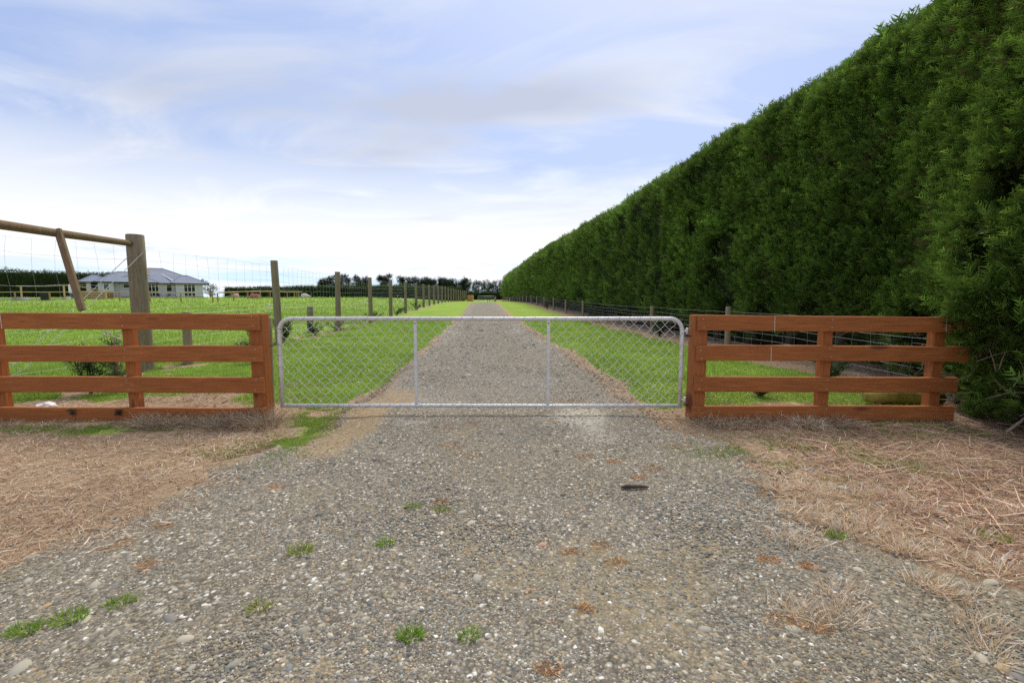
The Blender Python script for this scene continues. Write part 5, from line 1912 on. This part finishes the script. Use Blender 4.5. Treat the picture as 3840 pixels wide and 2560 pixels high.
def drum(x, y, m, r, L, rz, label):
    th = thing('drum', label, 'drum', on(x, y, r), rz)
    prof = [(-L / 2, r * 0.94), (-L / 2 + 0.02, r), (-L / 6, r), (-L / 6 + .03, r * 1.04), (-L / 6 + .06, r), (L / 6 - .06, r), (L / 6 - .03, r * 1.04), (L / 6, r), (L / 2 - 0.02, r), (L / 2, r * 0.94)]
    MB().tube([(a, 0, 0) for a, _ in prof], [b for _, b in prof], 16).build('shell', M[m], th, True)
    MB().tube([(L / 2, 0, 0), (L / 2 + 0.03, 0, 0)], r * 0.3, 10).build('bung', M['white'], th)


drum(-37.4, 66.5, 'drum', 0.32, 1.15, 0.05, 'faded red drum lying under the rail fence')
drum(-43.8, 72.5, 'pink', 0.34, 0.8, 0.4, 'faded pink drum lying farther off to the left of the red one')

# the sheep, lying in the grass
sh = thing('sheep', 'pale woolly sheep lying in the grass near the lone post', 'sheep', on(-33.7, 74.5, 0.0), 0.1)
ctrl = [(-0.62, 0, 0.30, 0.12), (-0.52, 0, 0.36, 0.27), (-0.25, 0, 0.40, 0.37), (0.05, 0, 0.40, 0.37), (0.28, 0, 0.37, 0.31), (0.45, 0, 0.36, 0.22), (0.60, -0.03, 0.34, 0.16), (0.74, -0.05, 0.29, 0.115), (0.86, -0.06, 0.235, 0.075), (0.92, -0.06, 0.215, 0.045)]
mb = MB().tube([c[:3] for c in ctrl], [c[3] for c in ctrl], 14)
for (fx, fy) in ((0.30, -0.27), (0.22, 0.25), (-0.30, -0.30)):
    mb.tube([(fx, fy, 0.20), (fx + 0.18, fy - 0.03, 0.10), (fx + 0.02, fy - 0.05, 0.04), (fx - 0.08, fy - 0.05, 0.03)], [0.09, 0.06, 0.04, 0.035], 7)
body = mb.build('body', M['wool'], sh, True)
for s_ in (-1, 1):
    MB().tube([(0.64, -0.03 + s_ * 0.10, 0.40), (0.62, -0.03 + s_ * 0.19, 0.40), (0.60, -0.03 + s_ * 0.25, 0.37)], [0.03, 0.04, 0.012], 6).build('ear', M['face'], body, True)
    MB().tube([(0.775, -0.05 + s_ * 0.095, 0.325), (0.785, -0.05 + s_ * 0.115, 0.33)], [0.018, 0.008], 6).build('eye', M['black'], body)

# end of the drive
pl = thing('plywood_panel', 'upright orange plywood crate panel at the far end of the drive', 'panel', on(-6.75, 74.5), 0.0)
MB().box(-0.42, 0.36, 0.0, 0.05, 0.05, 1.02).build('sheet', M['ply'], pl)
MB().box(0.362, 0.44, -0.03, 0.5, 0.0, 1.08).build('edge', M['pine'], pl)
MB().box(-0.44, 0.36, -0.03, 0.5, 1.022, 1.08).build('top', M['pine'], pl)
MB().box(-0.52, -0.422, -0.03, 0.5, 0.0, 1.02).build('edge', M['ply'], pl)
fg = thing('field_gate', 'far pipe gate closing the end of the drive', 'gate', on(-6.1, 82.0))
MB().tube([(0, 0, 0.12), (0, 0, 1.0), (2.9, 0, 1.0), (2.9, 0, 0.12), (0, 0, 0.12)], 0.035, 8).build('pipe_frame', M['galv'], fg, True)
for z in (0.4, 0.7):
    MB().tube([(0, 0, z), (2.9, 0, z)], 0.014, 6).build('bar', M['wire'], fg)
link('gate_post', post_mesh('gate_post', 1.0, 0.11, seed=3, n=8), M['pale_post'], fg).location = (3.15, 0, 0)
hj = thing('hurdle', 'small rail hurdle right of the far end of the drive', 'hurdle', on(-1.6, 78.0))
MB().tube([(0, 0, 0.62), (1.25, -0.1, 0.60)], 0.04, 6).build('rail', M['brownwood'], hj)
for x, l_ in ((0, 0), (1.25, -0.12)):
    MB().tube([(x + l_, -0.05, -0.05), (x, -0.05, 0.68)], 0.05, 7).build('leg', M['white' if x else 'post'], hj)
for (x, y, h, lab, tl) in ((-4.3, 80, 0.45, 'white leaning stake right of the far gate', 0.25), (-3.0, 79, 0.72, 'upright pale post between the far gate and the hurdle', 0.0), (-5.2 + 1.05, 84, 0.3, 'stub of a post just right of the far gate', 0.0)):
    o = link('stake', post_mesh('stake', h, 0.06, seed=int(h * 100), n=8), M['pale_post']); o.location = on(x, y); o.rotation_euler = (0, tl, 0)
    o['label'] = lab; o['category'] = 'post'

# ---------------------------------------------------------------- odds and ends near the camera
st = MB()
pts = [(-0.085, 0, 0.012), (-0.05, 0.004, 0.017), (0.0, -0.003, 0.016), (0.05, 0.003, 0.014), (0.09, 0.0, 0.010)]
o = st.tube(pts, [0.006, 0.011, 0.012, 0.010, 0.004], 8).build('stick', M['bark'], None, True)
o.location = (0.77, 2.76, float(zdrive(0.77, 2.76))); o.rotation_euler = (0, 0, 0.06)
o['label'] = 'short dark brown stick lying on the gravel right of centre'; o['category'] = 'stick'
lg = MB()
pts = [(-0.34, 0.05, 0.09), (-0.2, 0.0, 0.10), (0.0, 0.0, 0.105), (0.25, -0.02, 0.10), (0.5, 0.0, 0.09)]
o = lg.tube(pts, [0.055, 0.082, 0.088, 0.085, 0.075], 14).build('log', M['moss'], None, True)
o.location = (4.42, 5.15, float(zg(4.42, 5.15)) - 0.01); o['label'] = 'moss covered log lying behind the right board fence'; o['category'] = 'log'
brn = thing('dead_branch', 'bleached forked dead branch leaning at the foot of the hedge', 'branch', (4.62, 4.05, float(zg(4.62, 4.05))))
MB().tube([(-0.12, 0.0, 0.02), (0.0, -0.01, 0.13), (0.10, -0.03, 0.27)], [0.014, 0.012, 0.008], 6).build('stem', M['twig'], brn, True)
for a, b in (((0.09, -0.03, 0.26), (0.12, -0.06, 0.05)), ((0.08, -0.02, 0.24), (0.02, -0.07, 0.04)), ((0.05, -0.02, 0.20), (0.10, -0.09, 0.09))):
    MB().tube([a, tuple((p + q) / 2 + 0.01 for p, q in zip(a, b)), b], [0.007, 0.006, 0.003], 5).build('twig', M['twig'], brn, True)
bag = MB()
rq = random.Random(2)
vs = []
for i in range(6):
    for k in range(10):
        a = k * math.pi / 5; t = i / 5
        r = (0.085 * math.sin(math.pi * (0.12 + 0.8 * t))) * (1 + rq.uniform(-.22, .22))
        vs.append((math.cos(a) * r * 1.25, math.sin(a) * r * 0.8, 0.085 * t + rq.uniform(-.012, .012)))
fs = [(i * 10 + k, i * 10 + (k + 1) % 10, (i + 1) * 10 + (k + 1) % 10, (i + 1) * 10 + k) for i in range(5) for k in range(10)] + [tuple(50 + k for k in range(10))]
o = bag.add(vs, fs).build('plastic_bag', M['white']); o.location = (-5.15, 4.95, float(zg(-5.15, 4.95)) - 0.01)
o['label'] = 'crumpled white plastic bag behind the left fence near the picture edge'; o['category'] = 'plastic bag'
for (x, z, lab) in ((-4.42, 0.085, 'left of two dark withered weeds poking over the bottom left rail'), (-3.50 - 0.45, 0.085, 'right of two dark withered weeds poking over the bottom left rail')):
    n = 60
    q = RNG.normal(size=(n, 3)); q /= np.linalg.norm(q, axis=1, keepdims=True)
    P3 = q * np.array([0.022, 0.01, 0.035]) * RNG.random((n, 1))
    c = np.array([0.045, 0.04, 0.03]) * (0.6 + RNG.random((n, 1)))
    D = q * 0.5 + np.array([0, -0.3, -0.5]); D /= np.linalg.norm(D, axis=1, keepdims=True)
    o = link('withered_weed', big_mesh('withered_weed', *fronds(P3, D, 0.02 + 0.04 * RNG.random(n), c, c * 1.5, PROTOS_LO)), M['straw'])
    o.location = (x, FY - 0.015, z); o['label'] = lab; o['category'] = 'weed'
